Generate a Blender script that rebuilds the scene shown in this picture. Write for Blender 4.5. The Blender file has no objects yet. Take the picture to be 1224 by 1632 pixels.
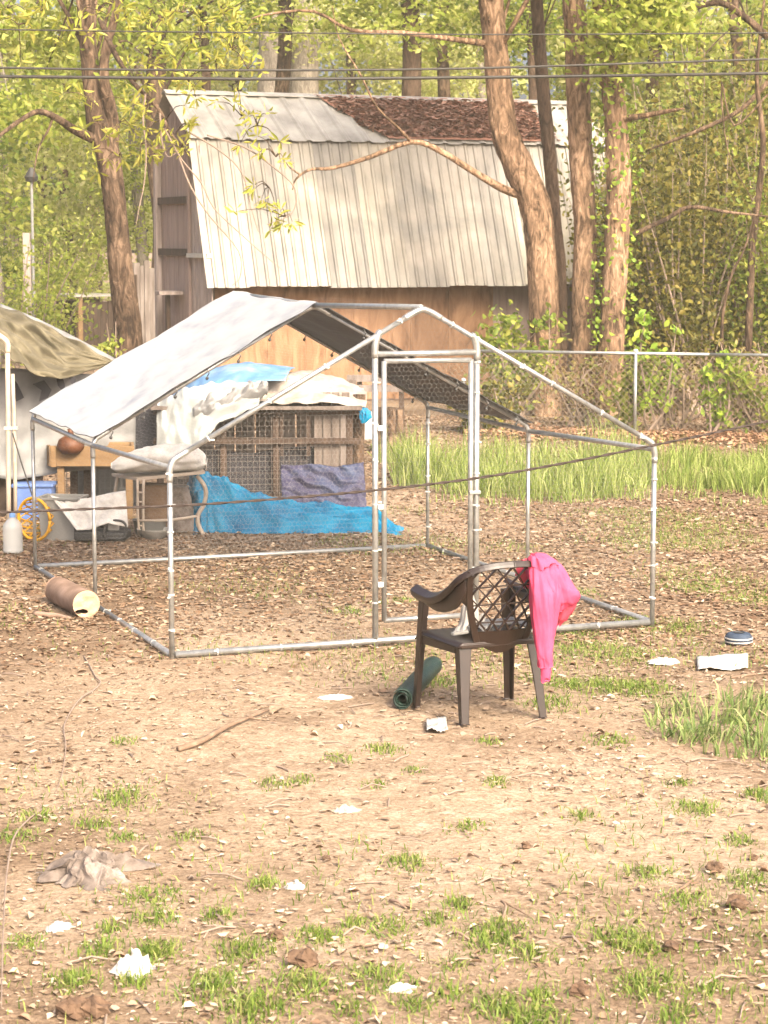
import bpy, math, random
import numpy as np
from mathutils import Vector, Matrix, noise as mn

# ------------------------------------------------------------------ camera, sky, sun, exposure
S = bpy.context.scene
COL = S.collection
F, PITCH, HC = 3500.0, 0.1220, 2.2976          # focal length in photo pixels, downward tilt, eye height
cam = bpy.data.objects.new('camera', bpy.data.cameras.new('camera'))
COL.objects.link(cam)
cam.data.sensor_fit = 'VERTICAL'; cam.data.sensor_height = 24.0; cam.data.lens = 24.0 * F / 1632.0
cam.data.clip_end = 1000; cam.data.clip_start = 0.1
cam.location = (0, 0, HC); cam.rotation_euler = (math.pi / 2 - PITCH, 0, 0)
cam.data.dof.use_dof = True; cam.data.dof.focus_distance = 12.0; cam.data.dof.aperture_fstop = 7.0
S.camera = cam
SUN_AZ, SUN_EL = math.radians(152), math.radians(36)   # azimuth from +Y towards +X: behind the camera, to its right
tosun = Vector((math.sin(SUN_AZ) * math.cos(SUN_EL), math.cos(SUN_AZ) * math.cos(SUN_EL), math.sin(SUN_EL)))
W = bpy.data.worlds.new('World'); S.world = W; W.use_nodes = True
wn = W.node_tree.nodes; wl = W.node_tree.links
sky = wn.new('ShaderNodeTexSky'); sky.sky_type = 'NISHITA'; sky.sun_disc = False
sky.sun_elevation = SUN_EL; sky.sun_rotation = SUN_AZ; sky.air_density = 0.5; sky.dust_density = 9.0; sky.ozone_density = 0.0
wl.new(sky.outputs[0], wn['Background'].inputs[0]); wn['Background'].inputs[1].default_value = 0.15
sun = bpy.data.objects.new('sun', bpy.data.lights.new('sun', 'SUN')); COL.objects.link(sun)
sun.data.energy = 1.5; sun.data.angle = math.radians(18); sun.data.color = (1.0, 0.90, 0.66)
sun.rotation_euler = tosun.to_track_quat('Z', 'Y').to_euler(); sun.location = (8, -14, 12)
S.view_settings.view_transform = 'Standard'; S.view_settings.look = 'None'
S.view_settings.gamma = 1.0; S.view_settings.use_curve_mapping = False; S.view_settings.exposure = 1.95
S.render.engine = 'CYCLES'
S.cycles.use_denoising = True; S.cycles.pixel_filter_type = 'BLACKMAN_HARRIS'; S.cycles.filter_width = 1.5
S.cycles.max_bounces = 8; S.cycles.transparent_max_bounces = 16
rnd = random.Random(7)
R = np.random.default_rng(11)

# ------------------------------------------------------------------ helpers
cp, sp = math.cos(PITCH), math.sin(PITCH)
def ray(px, py):
    u = (px - 612) / F; v = (816 - py) / F
    return np.array([u, cp + v * sp, -sp + v * cp])
def V(px, py, Y):                       # the place at distance Y seen at a photo pixel
    d = ray(px, py); return np.array([0, 0, HC]) + d * (Y / d[1])
def G(px, py, z=0.0):                   # the place on the ground (height z) seen at a photo pixel
    d = ray(px, py); return np.array([0, 0, HC]) + d * ((z - HC) / d[2])
def hsh(a, b, c):
    n = np.sin(a * 127.1 + b * 311.7 + c * 74.7) * 43758.5453
    return n - np.floor(n)
def vn(x, y, z=0.0):                    # value noise 0..1, numpy arrays
    x = np.asarray(x, float); y = np.asarray(y, float); z = np.zeros_like(x) + z
    i, j, k = np.floor(x), np.floor(y), np.floor(z)
    f, g, h = x - i, y - j, z - k
    f, g, h = f * f * (3 - 2 * f), g * g * (3 - 2 * g), h * h * (3 - 2 * h)
    def L(a, b, t): return a + (b - a) * t
    return L(L(L(hsh(i, j, k), hsh(i + 1, j, k), f), L(hsh(i, j + 1, k), hsh(i + 1, j + 1, k), f), g),
             L(L(hsh(i, j, k + 1), hsh(i + 1, j, k + 1), f), L(hsh(i, j + 1, k + 1), hsh(i + 1, j + 1, k + 1), f), g), h)
def fbm(x, y, z=0.0, o=3):
    s = 0; a = 1; t = 0
    for q in range(o):
        s = s + a * vn(np.asarray(x) * 2 ** q + q * 17.3, np.asarray(y) * 2 ** q + q * 9.1, z); t += a; a *= .5
    return s / t
def gz(x, y):                           # ground relief
    x = np.asarray(x, float); y = np.asarray(y, float)
    return (fbm(x * .7, y * .7, 3.1) - .5) * .05 + (vn(x * 3.1, y * 3.1, 8.) - .5) * .018
def GG(px, py):
    p = G(px, py); p[2] = float(gz(p[0], p[1])); return p

class Geo:
    def __init__(s, v=None, f=None): s.v = [] if v is None else [tuple(p) for p in v]; s.f = [] if f is None else list(f)
    def __add__(s, o): return Geo(s.v, s.f).extend(o)
    def extend(s, o):
        n = len(s.v); s.v += o.v; s.f += [tuple(i + n for i in q) for q in o.f]; return s
    def map(s, fn): return Geo([fn(np.array(p, float)) for p in s.v], s.f)
def npmesh(name, v, tri):
    me = bpy.data.meshes.new(name); v = np.asarray(v, np.float32); tri = np.asarray(tri, np.int32)
    me.vertices.add(len(v)); me.vertices.foreach_set('co', v.ravel())
    me.loops.add(tri.size); me.loops.foreach_set('vertex_index', tri.ravel())
    me.polygons.add(len(tri)); me.polygons.foreach_set('loop_start', np.arange(0, tri.size, tri.shape[1], dtype=np.int32))
    me.update(calc_edges=True); me.validate(); return me
MW = {}                                 # world matrices of the roots
def inv(o): return MW.get(o.name, Matrix()).inverted()
def root(name, label, cat, loc=(0, 0, 0), rz=0.0, group=None):
    o = bpy.data.objects.new(name, None); COL.objects.link(o); o.empty_display_size = .1
    o.location = tuple(loc); o.rotation_euler = (0, 0, rz)
    MW[o.name] = Matrix.Translation(Vector(tuple(loc))) @ Matrix.Rotation(rz, 4, 'Z')
    return tag(o, label, cat, group)
def tag(o, label=None, cat=None, group=None, kind=None):
    if label: o['label'] = label
    if cat: o['category'] = cat
    if group: o['group'] = group
    if kind: o['kind'] = kind
    return o
def add(name, geo, m, parent=None, local=False, smooth=False, bevel=0, solid=0, sub=0, loc=None):
    """one mesh object; geo in world coordinates unless local"""
    if isinstance(geo, Geo):
        v = np.array(geo.v, float)
        if parent is not None and not local:
            M = np.array(inv(parent)); v = v @ M[:3, :3].T + M[:3, 3]
        if parent is None and loc is not None: v = v - np.array(loc)
        me = bpy.data.meshes.new(name); me.from_pydata([tuple(p) for p in v], [], geo.f); me.update()
    else:
        me = geo
    o = bpy.data.objects.new(name, me); COL.objects.link(o)
    if m is not None and not me.materials: me.materials.append(m)
    if parent is not None:
        o.parent = parent; MW[o.name] = MW.get(parent.name, Matrix())
    elif loc is not None: o.location = tuple(loc); MW[o.name] = Matrix.Translation(Vector(tuple(loc)))
    if smooth: me.polygons.foreach_set('use_smooth', [True] * len(me.polygons))
    if solid: k = o.modifiers.new('solid', 'SOLIDIFY'); k.thickness = solid; k.offset = 0
    if bevel: k = o.modifiers.new('bevel', 'BEVEL'); k.width = bevel; k.segments = 2; k.limit_method = 'ANGLE'
    if sub: k = o.modifiers.new('sub', 'SUBSURF'); k.levels = sub; k.render_levels = sub
    return o
def box(c, s, rz=0.0):
    c = np.array(c, float); s = np.array(s, float) / 2; ca, sa = math.cos(rz), math.sin(rz); v = []
    for z in (-1, 1):
        for x, y in ((-1, -1), (1, -1), (1, 1), (-1, 1)):
            a, b = x * s[0], y * s[1]; v.append((c[0] + a * ca - b * sa, c[1] + a * sa + b * ca, c[2] + z * s[2]))
    return Geo(v, [(3, 2, 1, 0), (4, 5, 6, 7), (0, 1, 5, 4), (1, 2, 6, 5), (2, 3, 7, 6), (3, 0, 4, 7)])
def unit(a): a = np.array(a, float); return a / (np.linalg.norm(a) + 1e-12)
def smoothpath(P, k=4):                 # Catmull-Rom
    P = [np.array(p, float) for p in P]
    if len(P) < 3 or k < 2: return P
    Q = [2 * P[0] - P[1]] + P + [2 * P[-1] - P[-2]]; out = []
    for i in range(1, len(Q) - 2):
        a, b, c, d = Q[i - 1:i + 3]
        for t in np.arange(k) / k:
            out.append(.5 * ((2 * b) + (c - a) * t + (2 * a - 5 * b + 4 * c - d) * t * t + (3 * b - a - 3 * c + d) * t ** 3))
    return out + [P[-1]]
def sweep(P, sec, up=(0, 0, 1), cap=True):
    """sec: section points (a,b) or a function i,t -> list; a along side, b along normal"""
    P = [np.array(p, float) for p in P]; n = len(P); g = Geo(); m = None
    up = np.array(up, float); pu = None
    for i, p in enumerate(P):
        t = unit(P[min(i + 1, n - 1)] - P[max(i - 1, 0)])
        ref = up if pu is None else pu
        if abs(t @ unit(ref)) > .97: ref = np.array([1., .2, 0]) if pu is None else pu
        side = unit(np.cross(t, ref)); nn = np.cross(side, t); pu = nn
        s = sec(i, i / max(1, n - 1)) if callable(sec) else sec
        m = len(s); g.v += [tuple(p + side * a + nn * b) for a, b in s]
    for i in range(n - 1):
        for j in range(m):
            k = (j + 1) % m; g.f.append((i * m + j, i * m + k, (i + 1) * m + k, (i + 1) * m + j))
    if cap: g.f.append(tuple(range(m - 1, -1, -1))); g.f.append(tuple(range((n - 1) * m, n * m)))
    return g
def circ(r, n): return [(r * math.cos(2 * math.pi * k / n), r * math.sin(2 * math.pi * k / n)) for k in range(n)]
def rect(w, h): return [(-w / 2, -h / 2), (w / 2, -h / 2), (w / 2, h / 2), (-w / 2, h / 2)]
def tube(P, r, n=8, k=1, jit=0.0, seed=0):
    Q = smoothpath(P, k) if k > 1 else [np.array(p, float) for p in P]
    rr = [r] if np.isscalar(r) else list(r); N = len(Q); rg = random.Random(seed)
    def sec(i, t):
        x = t * (len(rr) - 1); a = int(min(x, len(rr) - 1)); b = min(a + 1, len(rr) - 1); R0 = rr[a] + (rr[b] - rr[a]) * (x - a)
        if not jit: return circ(R0, n)
        return [(x2 * (1 + jit * (mn.noise((x2 / R0 * 1.3 + seed, y2 / R0 * 1.3, t * N * .16)))), y2 * (1 + jit * (mn.noise((x2 / R0 * 1.3 + seed, y2 / R0 * 1.3, t * N * .16))))) for x2, y2 in circ(R0, n)]
    return sweep(Q, sec)
def bar(a, b, w, h, up=(0, 0, 1)): return sweep([a, b], rect(w, h), up)
def lathe(prof, n=24, c=(0, 0, 0), axis=None):
    g = Geo(); m = len(prof)
    for k in range(n):
        a = 2 * math.pi * k / n
        g.v += [(c[0] + r * math.cos(a), c[1] + r * math.sin(a), c[2] + z) for r, z in prof]
    for k in range(n):
        k2 = (k + 1) % n
        for i in range(m - 1): g.f.append((k * m + i, k2 * m + i, k2 * m + i + 1, k * m + i + 1))
    return g
def surf(fn, nu, nv):                   # fn(u,v) -> point, u,v in 0..1
    g = Geo([fn(i / nu, j / nv) for j in range(nv + 1) for i in range(nu + 1)])
    for j in range(nv):
        for i in range(nu): a = j * (nu + 1) + i; g.f.append((a, a + 1, a + nu + 2, a + nu + 1))
    return g
def lerp(a, b, t): return np.array(a, float) + (np.array(b, float) - np.array(a, float)) * t
def along(P, t):                        # point at parameter t of a polyline
    x = t * (len(P) - 1); i = int(min(x, len(P) - 2)); return lerp(P[i], P[i + 1], x - i)
def nz(x, y, z=0.0): return mn.noise((x, y, z))
def tri(x): return 2 * abs(x - math.floor(x) - .5)
def ridge(x, y, z=0.0): return 1 - 2 * abs(mn.noise((x, y, z)))

# ------------------------------------------------------------------ materials
def ramp(nt, stops):
    r = nt.nodes.new('ShaderNodeValToRGB'); e = r.color_ramp.elements
    while len(e) < len(stops): e.new(.5)
    for k, (p, c) in enumerate(stops): e[k].position = p; e[k].color = (c[0], c[1], c[2], 1)
    return r
def base(name):
    m = bpy.data.materials.new(name); m.use_nodes = True; nt = m.node_tree
    return m, nt, nt.nodes['Principled BSDF']
def coords(nt, scale, kind='Object'):
    tc = nt.nodes.new('ShaderNodeTexCoord'); mp = nt.nodes.new('ShaderNodeMapping')
    mp.inputs['Scale'].default_value = scale if hasattr(scale, '__len__') else (scale,) * 3
    nt.links.new(tc.outputs[kind], mp.inputs[0]); return mp
def noise(nt, mp, sc=1.0, det=5, rough=.6, dist=0.0):
    n = nt.nodes.new('ShaderNodeTexNoise'); n.inputs['Scale'].default_value = sc; n.inputs['Detail'].default_value = det
    n.inputs['Roughness'].default_value = rough; n.inputs['Distortion'].default_value = dist; nt.links.new(mp.outputs[0], n.inputs['Vector']); return n
def bumpn(nt, b, src, st, d=.01):
    k = nt.nodes.new('ShaderNodeBump'); k.inputs['Strength'].default_value = st; k.inputs['Distance'].default_value = d
    nt.links.new(src, k.inputs['Height']); nt.links.new(k.outputs[0], b.inputs['Normal'])
def surface(name, stops, scale=6, rough=.8, bump=.3, bd=.01, metal=0.0, det=6, dist=0.0, spec=.35, trans=0.0):
    """noise-varied surface: stops = colours over the noise, scale may be stretched per axis"""
    m, nt, b = base(name); mp = coords(nt, scale); n = noise(nt, mp, 1.0, det, .62, dist)
    k = len(stops); r = ramp(nt, [(.28 + .46 * i / max(1, k - 1), c) for i, c in enumerate(stops)])
    nt.links.new(n.outputs[0], r.inputs[0]); nt.links.new(r.outputs[0], b.inputs['Base Color'])
    b.inputs['Roughness'].default_value = rough; b.inputs['Metallic'].default_value = metal; b.inputs['Specular IOR Level'].default_value = spec
    if bump: bumpn(nt, b, n.outputs[0], bump, bd)
    if trans:
        tr = nt.nodes.new('ShaderNodeBsdfTranslucent'); nt.links.new(r.outputs[0], tr.inputs[0])
        mx = nt.nodes.new('ShaderNodeMixShader'); mx.inputs[0].default_value = trans
        nt.links.new(b.outputs[0], mx.inputs[1]); nt.links.new(tr.outputs[0], mx.inputs[2]); nt.links.new(mx.outputs[0], nt.nodes['Material Output'].inputs[0])
    return m
def leafmat(name, stops, trans=.5, rough=.55, patch=None):
    """one colour for each separate leaf"""
    m, nt, b = base(name); g = nt.nodes.new('ShaderNodeNewGeometry')
    k = len(stops); r = ramp(nt, [(i / max(1, k - 1), c) for i, c in enumerate(stops)])
    nt.links.new(g.outputs['Random Per Island'], r.inputs[0]); nt.links.new(r.outputs[0], b.inputs['Base Color'])
    b.inputs['Roughness'].default_value = rough; b.inputs['Specular IOR Level'].default_value = .3
    if trans:
        tr = nt.nodes.new('ShaderNodeBsdfTranslucent'); nt.links.new(r.outputs[0], tr.inputs[0])
        mx = nt.nodes.new('ShaderNodeMixShader'); mx.inputs[0].default_value = trans
        nt.links.new(b.outputs[0], mx.inputs[1]); nt.links.new(tr.outputs[0], mx.inputs[2]); nt.links.new(mx.outputs[0], nt.nodes['Material Output'].inputs[0])
    return m
def clearplastic(name, col, alpha, rough=.25):
    m, nt, b = base(name); b.inputs['Base Color'].default_value = (*col, 1); b.inputs['Roughness'].default_value = rough
    t = nt.nodes.new('ShaderNodeBsdfTransparent'); mx = nt.nodes.new('ShaderNodeMixShader'); mx.inputs[0].default_value = alpha
    nt.links.new(t.outputs[0], mx.inputs[1]); nt.links.new(b.outputs[0], mx.inputs[2]); nt.links.new(mx.outputs[0], nt.nodes['Material Output'].inputs[0]); return m

M = {}
M['steel'] = surface('galvanised steel pipe', [(.22, .225, .215), (.32, .32, .31), (.42, .415, .40)], 22, .36, .08, .002, .7)
M['wire'] = surface('thin galvanised wire', [(.15, .15, .145), (.22, .22, .21)], 20, .6, 0)
M['tie'] = surface('white plastic tie', [(.36, .36, .345), (.42, .42, .405)], 10, .5, 0)
M['tarp_white'] = surface('white woven tarp', [(.24, .25, .275), (.335, .34, .345), (.385, .38, .365)], (3, 3, 9), .5, .5, .01, det=4, trans=.12)  # grey-blue tones paint wrinkle shading into the white
M['tarp_under'] = surface('dark grey tarp underside', [(.055, .05, .05), (.085, .075, .07)], (3, 3, 3), .7, .15, .01)
M['tarp_blue'] = surface('bright blue poly tarp', [(.0, .06, .14), (.0, .12, .235), (.0, .185, .32)], 4, .55, .3, .01, spec=.2)  # darker blues stand in for the shade of the folds
M['tarp_slate'] = surface('faded slate blue tarp', [(.022, .020, .042), (.036, .034, .064), (.034, .048, .09), (.042, .034, .045)], 2.2, .6, .5, .02, dist=.3, spec=.2)
M['tarp_olive'] = surface('olive tan canvas', [(.05, .042, .024), (.09, .076, .045), (.15, .128, .08)], (3, 3, 5), .75, .5, .02, dist=.5)
M['sheet_grey'] = surface('pale grey plastic sheeting', [(.10, .10, .10), (.16, .158, .155), (.22, .213, .20)], (3, 3, 2), .5, .3, .01)
M['clear_sheet'] = clearplastic('cloudy clear plastic sheet', (.34, .355, .34), .66)
M['quilt'] = surface('dirty white cloth', [(.15, .115, .09), (.27, .235, .20), (.36, .325, .285)], 5, .85, .4, .012)
M['sack'] = surface('white woven sack', [(.30, .28, .25), (.42, .40, .365), (.50, .48, .45)], 9, .7, .35, .01)
M['cloth_blue'] = surface('light blue tarp', [(.045, .13, .28), (.10, .20, .34), (.25, .315, .355)], 3, .5, .3, .01, dist=.8)
M['wood_post'] = surface('weathered brown timber', [(.022, .013, .009), (.045, .028, .019), (.075, .049, .034)], (14, 14, 2.2), .85, .4, .006)
M['wood_tan'] = surface('fresh tan timber', [(.12, .07, .031), (.165, .10, .046), (.21, .132, .064)], (3, 14, 14), .75, .25, .004)
M['wood_grey'] = surface('grey weathered planks', [(.17, .135, .12), (.28, .23, .205), (.40, .335, .30)], (16, 16, 1.6), .9, .5, .006)
M['wood_dark'] = surface('brown grey planks', [(.16, .115, .10), (.23, .172, .15), (.28, .215, .19)], (14, 14, 1.4), .9, .5, .006)
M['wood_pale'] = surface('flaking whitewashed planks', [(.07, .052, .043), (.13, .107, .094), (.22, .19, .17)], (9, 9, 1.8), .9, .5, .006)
M['wood_darker'] = surface('old brown grey boards', [(.06, .045, .037), (.105, .083, .07), (.16, .13, .11)], (14, 14, 1.6), .9, .4, .006)  # darker variant of the grey plank colours
M['plywood'] = surface('plywood with painted sun and shade', [(.09, .048, .026), (.20, .108, .058), (.26, .15, .085), (.33, .205, .125)], (5, 5, 1.4), .9, .5, .008, dist=1.2)  # orange and mottling carry warm sun and vine shadows in the colour
M['black'] = surface('black plastic', [(.02, .02, .02), (.04, .038, .036)], 8, .5, .1, .003)
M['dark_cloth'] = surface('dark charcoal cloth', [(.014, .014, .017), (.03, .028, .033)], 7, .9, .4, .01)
M['chair'] = surface('brown moulded plastic', [(.009, .004, .0024), (.013, .006, .0037), (.019, .010, .0066)], 9, .38, .04, .002, spec=.5)
M['pink'] = surface('hot pink jersey', [(.42, .036, .088), (.49, .048, .112), (.54, .065, .135)], 12, .85, .2, .004)
M['pink_in'] = surface('coral pink lining', [(.40, .034, .065), (.46, .05, .085)], 12, .9, .2, .004)
M['paper'] = surface('white paper', [(.33, .315, .29), (.43, .415, .39)], 7, .7, .1, .004)
M['rag'] = surface('beige rag with painted folds', [(.05, .037, .03), (.14, .112, .095), (.26, .22, .195)], 9, .9, .4, .01)  # dark folds and pale highlights are put into the colour
M['bark_log'] = surface('smooth grey brown bark', [(.11, .066, .044), (.19, .122, .086), (.28, .195, .148)], (7, 7, 7), .85, .35, .006)
M['cutwood'] = surface('fresh cut wood', [(.25, .145, .085), (.34, .22, .14), (.42, .29, .20)], 9, .8, .3, .006)
M['hole'] = surface('dark brown hollow wood', [(.03, .016, .008), (.06, .035, .018)], 20, .95, .4)  # darker brown for the walls of the log's hollow
M['stick'] = surface('pale brown stick', [(.09, .056, .036), (.15, .10, .067), (.24, .175, .125)], (14, 14, 14), .85, .4, .004)
M['twig'] = surface('grey twig', [(.15, .11, .085), (.24, .18, .14)], 12, .9, .3)
M['greenwire'] = surface('dark green coated wire mesh', [(.003, .009, .006), (.008, .022, .016), (.016, .042, .032)], (60, 60, 60), .5, .6, .006)
M['navy'] = surface('dark navy enamel', [(.012, .016, .028), (.03, .045, .075)], 12, .4, .1)
M['slateblue'] = surface('dull slate blue plastic', [(.022, .032, .052), (.04, .056, .085)], 18, .7, .1, spec=.15)
M['rope'] = surface('dark twisted rope', [(.022, .015, .013), (.05, .036, .03)], 30, .9, .3)
M['cable'] = surface('black cable', [(.018, .016, .014), (.034, .03, .026)], 8, .6, 0)
M['yellow'] = surface('yellow plastic', [(.42, .21, .008), (.50, .26, .014)], 9, .45, .05)
M['tote'] = surface('grey plastic tote', [(.15, .15, .14), (.20, .195, .18)], 6, .5, .05)
M['bluetote'] = surface('blue plastic tote', [(.06, .10, .24), (.10, .17, .36)], 6, .5, .05)
M['cream'] = surface('cream painted metal', [(.28, .225, .17), (.36, .305, .245)], 14, .5, .1)
M['papersack'] = surface('brown paper feed sack', [(.10, .06, .035), (.15, .095, .058), (.20, .138, .09)], 6, .85, .4, .01)
M['gourd'] = surface('rusty orange earthenware', [(.03, .011, .005), (.075, .026, .010), (.12, .043, .016)], 12, .6, .2)
M['jug'] = clearplastic('milky water jug plastic', (.42, .43, .42), .62, .3)
M['cap'] = surface('blue cap', [(.10, .20, .42), (.14, .27, .52)], 6, .4, 0)
M['red'] = surface('red orange plastic', [(.40, .05, .02), (.55, .09, .035)], 6, .5, .1)
M['enamel'] = surface('dull white enamel', [(.28, .268, .248), (.37, .36, .34)], 7, .4, .05)
M['roof_top'] = surface('dull zinc roof sheet', [(.22, .205, .18), (.33, .31, .275), (.43, .405, .36)], (3, 2, 3), .55, .1, .004, .35)
def roofmat():
    m, nt, b = base('weathered zinc and tan roof sheet')
    a = noise(nt, coords(nt, (5.5, 5.5, .55)), 1, 6, .6); c = noise(nt, coords(nt, .9), 1, 4, .6, .6)
    r1 = ramp(nt, [(.36, (.135, .128, .115)), (.50, (.195, .186, .168)), (.64, (.26, .25, .23))]); nt.links.new(a.outputs[0], r1.inputs[0])
    r2 = ramp(nt, [(.36, (.13, .12, .11)), (.50, (.24, .212, .175)), (.66, (.42, .37, .30))]); nt.links.new(c.outputs[0], r2.inputs[0])
    mx = nt.nodes.new('ShaderNodeMix'); mx.data_type = 'RGBA'; mx.inputs[0].default_value = .5
    nt.links.new(r1.outputs[0], mx.inputs[6]); nt.links.new(r2.outputs[0], mx.inputs[7]); nt.links.new(mx.outputs[2], b.inputs['Base Color'])
    oi = nt.nodes.new('ShaderNodeObjectInfo'); rv = ramp(nt, [(0, (.62, .62, .64)), (.5, (.86, .85, .83)), (1, (1.12, 1.10, 1.04))]); nt.links.new(oi.outputs['Random'], rv.inputs[0]); mv = nt.nodes.new('ShaderNodeMix'); mv.data_type = 'RGBA'; mv.blend_type = 'MULTIPLY'; mv.inputs[0].default_value = 1.0; nt.links.new(mx.outputs[2], mv.inputs[6]); nt.links.new(rv.outputs[0], mv.inputs[7]); nt.links.new(mv.outputs[2], b.inputs['Base Color'])
    b.inputs['Roughness'].default_value = .5; b.inputs['Metallic'].default_value = .25
    bumpn(nt, b, a.outputs[0], .12, .004); return m
M['roof_low'] = roofmat()
def barkmat(name, stops, s=1.0):
    m, nt, b = base(name)
    mp = coords(nt, (13 * s, 13 * s, 4.0 * s)); n = noise(nt, mp, 1, 6, .68, 1.2)
    big = noise(nt, coords(nt, 1.1), 1, 3, .5)
    r = ramp(nt, [(.40 + .24 * i / (len(stops) - 1), c) for i, c in enumerate(stops)])
    mth = nt.nodes.new('ShaderNodeMath'); mth.operation = 'MULTIPLY_ADD'; mth.inputs[1].default_value = .35; nt.links.new(big.outputs[0], mth.inputs[0])
    m2 = nt.nodes.new('ShaderNodeMath'); m2.operation = 'MULTIPLY_ADD'; m2.inputs[1].default_value = .75; m2.inputs[2].default_value = -.05
    nt.links.new(n.outputs[0], m2.inputs[0]); nt.links.new(m2.outputs[0], mth.inputs[2])
    nt.links.new(mth.outputs[0], r.inputs[0]); nt.links.new(r.outputs[0], b.inputs['Base Color'])
    b.inputs['Roughness'].default_value = .95; b.inputs['Specular IOR Level'].default_value = .15
    bumpn(nt, b, n.outputs[0], 1.0, .06); return m
M['bark'] = barkmat('furrowed brown bark', [(.025, .016, .011), (.09, .058, .038), (.21, .142, .094)])
M['bark_sunlit'] = barkmat('tan bark with painted sun', [(.06, .038, .024), (.22, .137, .085), (.44, .29, .19)])  # bark colour raised to stand in for low sun on the trunks
M['bark_dark'] = barkmat('dark oak bark', [(.045, .028, .02), (.09, .058, .04), (.14, .095, .065)])
M['bark_pale'] = barkmat('pale grey bark', [(.12, .10, .08), (.22, .19, .155), (.31, .275, .23)])
M['leaf_lime'] = leafmat('yellow green lance leaves', [(.24, .27, .03), (.36, .37, .05), (.46, .43, .08), (.52, .48, .12)], .55)
M['leaf_spring'] = leafmat('fresh spring leaves', [(.18, .24, .03), (.28, .34, .05), (.38, .42, .08), (.50, .50, .14)], .62)
M['leaf_mid'] = leafmat('mid green leaves', [(.10, .15, .02), (.18, .24, .035), (.27, .31, .05), (.38, .38, .08)], .55)
M['leaf_olive'] = leafmat('olive undergrowth leaves', [(.05, .055, .010), (.10, .10, .018), (.17, .155, .026), (.24, .19, .04)], .45)
M['leaf_far'] = leafmat('distant leaves with painted glow', [(.30, .34, .07), (.42, .45, .12), (.52, .53, .19), (.60, .58, .28)], .68)  # colours raised to imitate light coming through the wood
M['leaf_vine'] = leafmat('bright vine leaves', [(.14, .24, .03), (.25, .36, .045), (.36, .44, .06)], .5)
M['grass'] = leafmat('grass blades', [(.06, .105, .014), (.105, .16, .022), (.16, .22, .036), (.27, .27, .09)], .35)
M['grass_tall'] = leafmat('tall grass blades', [(.09, .135, .022), (.16, .22, .04), (.25, .31, .07), (.42, .43, .18)], .45)
M['grass_clump'] = leafmat('blue green grass blades', [(.07, .12, .03), (.13, .19, .05), (.21, .27, .08), (.38, .38, .18)], .4)
M['litter'] = leafmat('dead leaves', [(.10, .056, .032), (.14, .081, .046), (.175, .106, .062), (.215, .14, .086), (.27, .19, .125), (.38, .295, .21)], .12, .8)
M['scraps'] = leafmat('pale dead leaf scraps', [(.13, .083, .05), (.18, .122, .078), (.215, .152, .10), (.25, .183, .126), (.30, .228, .165), (.38, .305, .23)], .1, .85)
M['chips'] = leafmat('bleached chips', [(.15, .09, .055), (.24, .165, .11), (.33, .25, .18), (.45, .37, .285)], .05, .8)
M['roof_leaves'] = leafmat('red brown fallen leaves', [(.17, .085, .056), (.22, .118, .082), (.26, .15, .11), (.30, .185, .14)], .05, .8)
M['dry'] = leafmat('dry brush leaves', [(.08, .05, .02), (.15, .10, .04), (.20, .17, .05), (.15, .19, .04)], .3)
M['clod'] = surface('brown clod', [(.045, .026, .015), (.09, .054, .033), (.14, .09, .057)], 30, .95, .7, .01)
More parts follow.
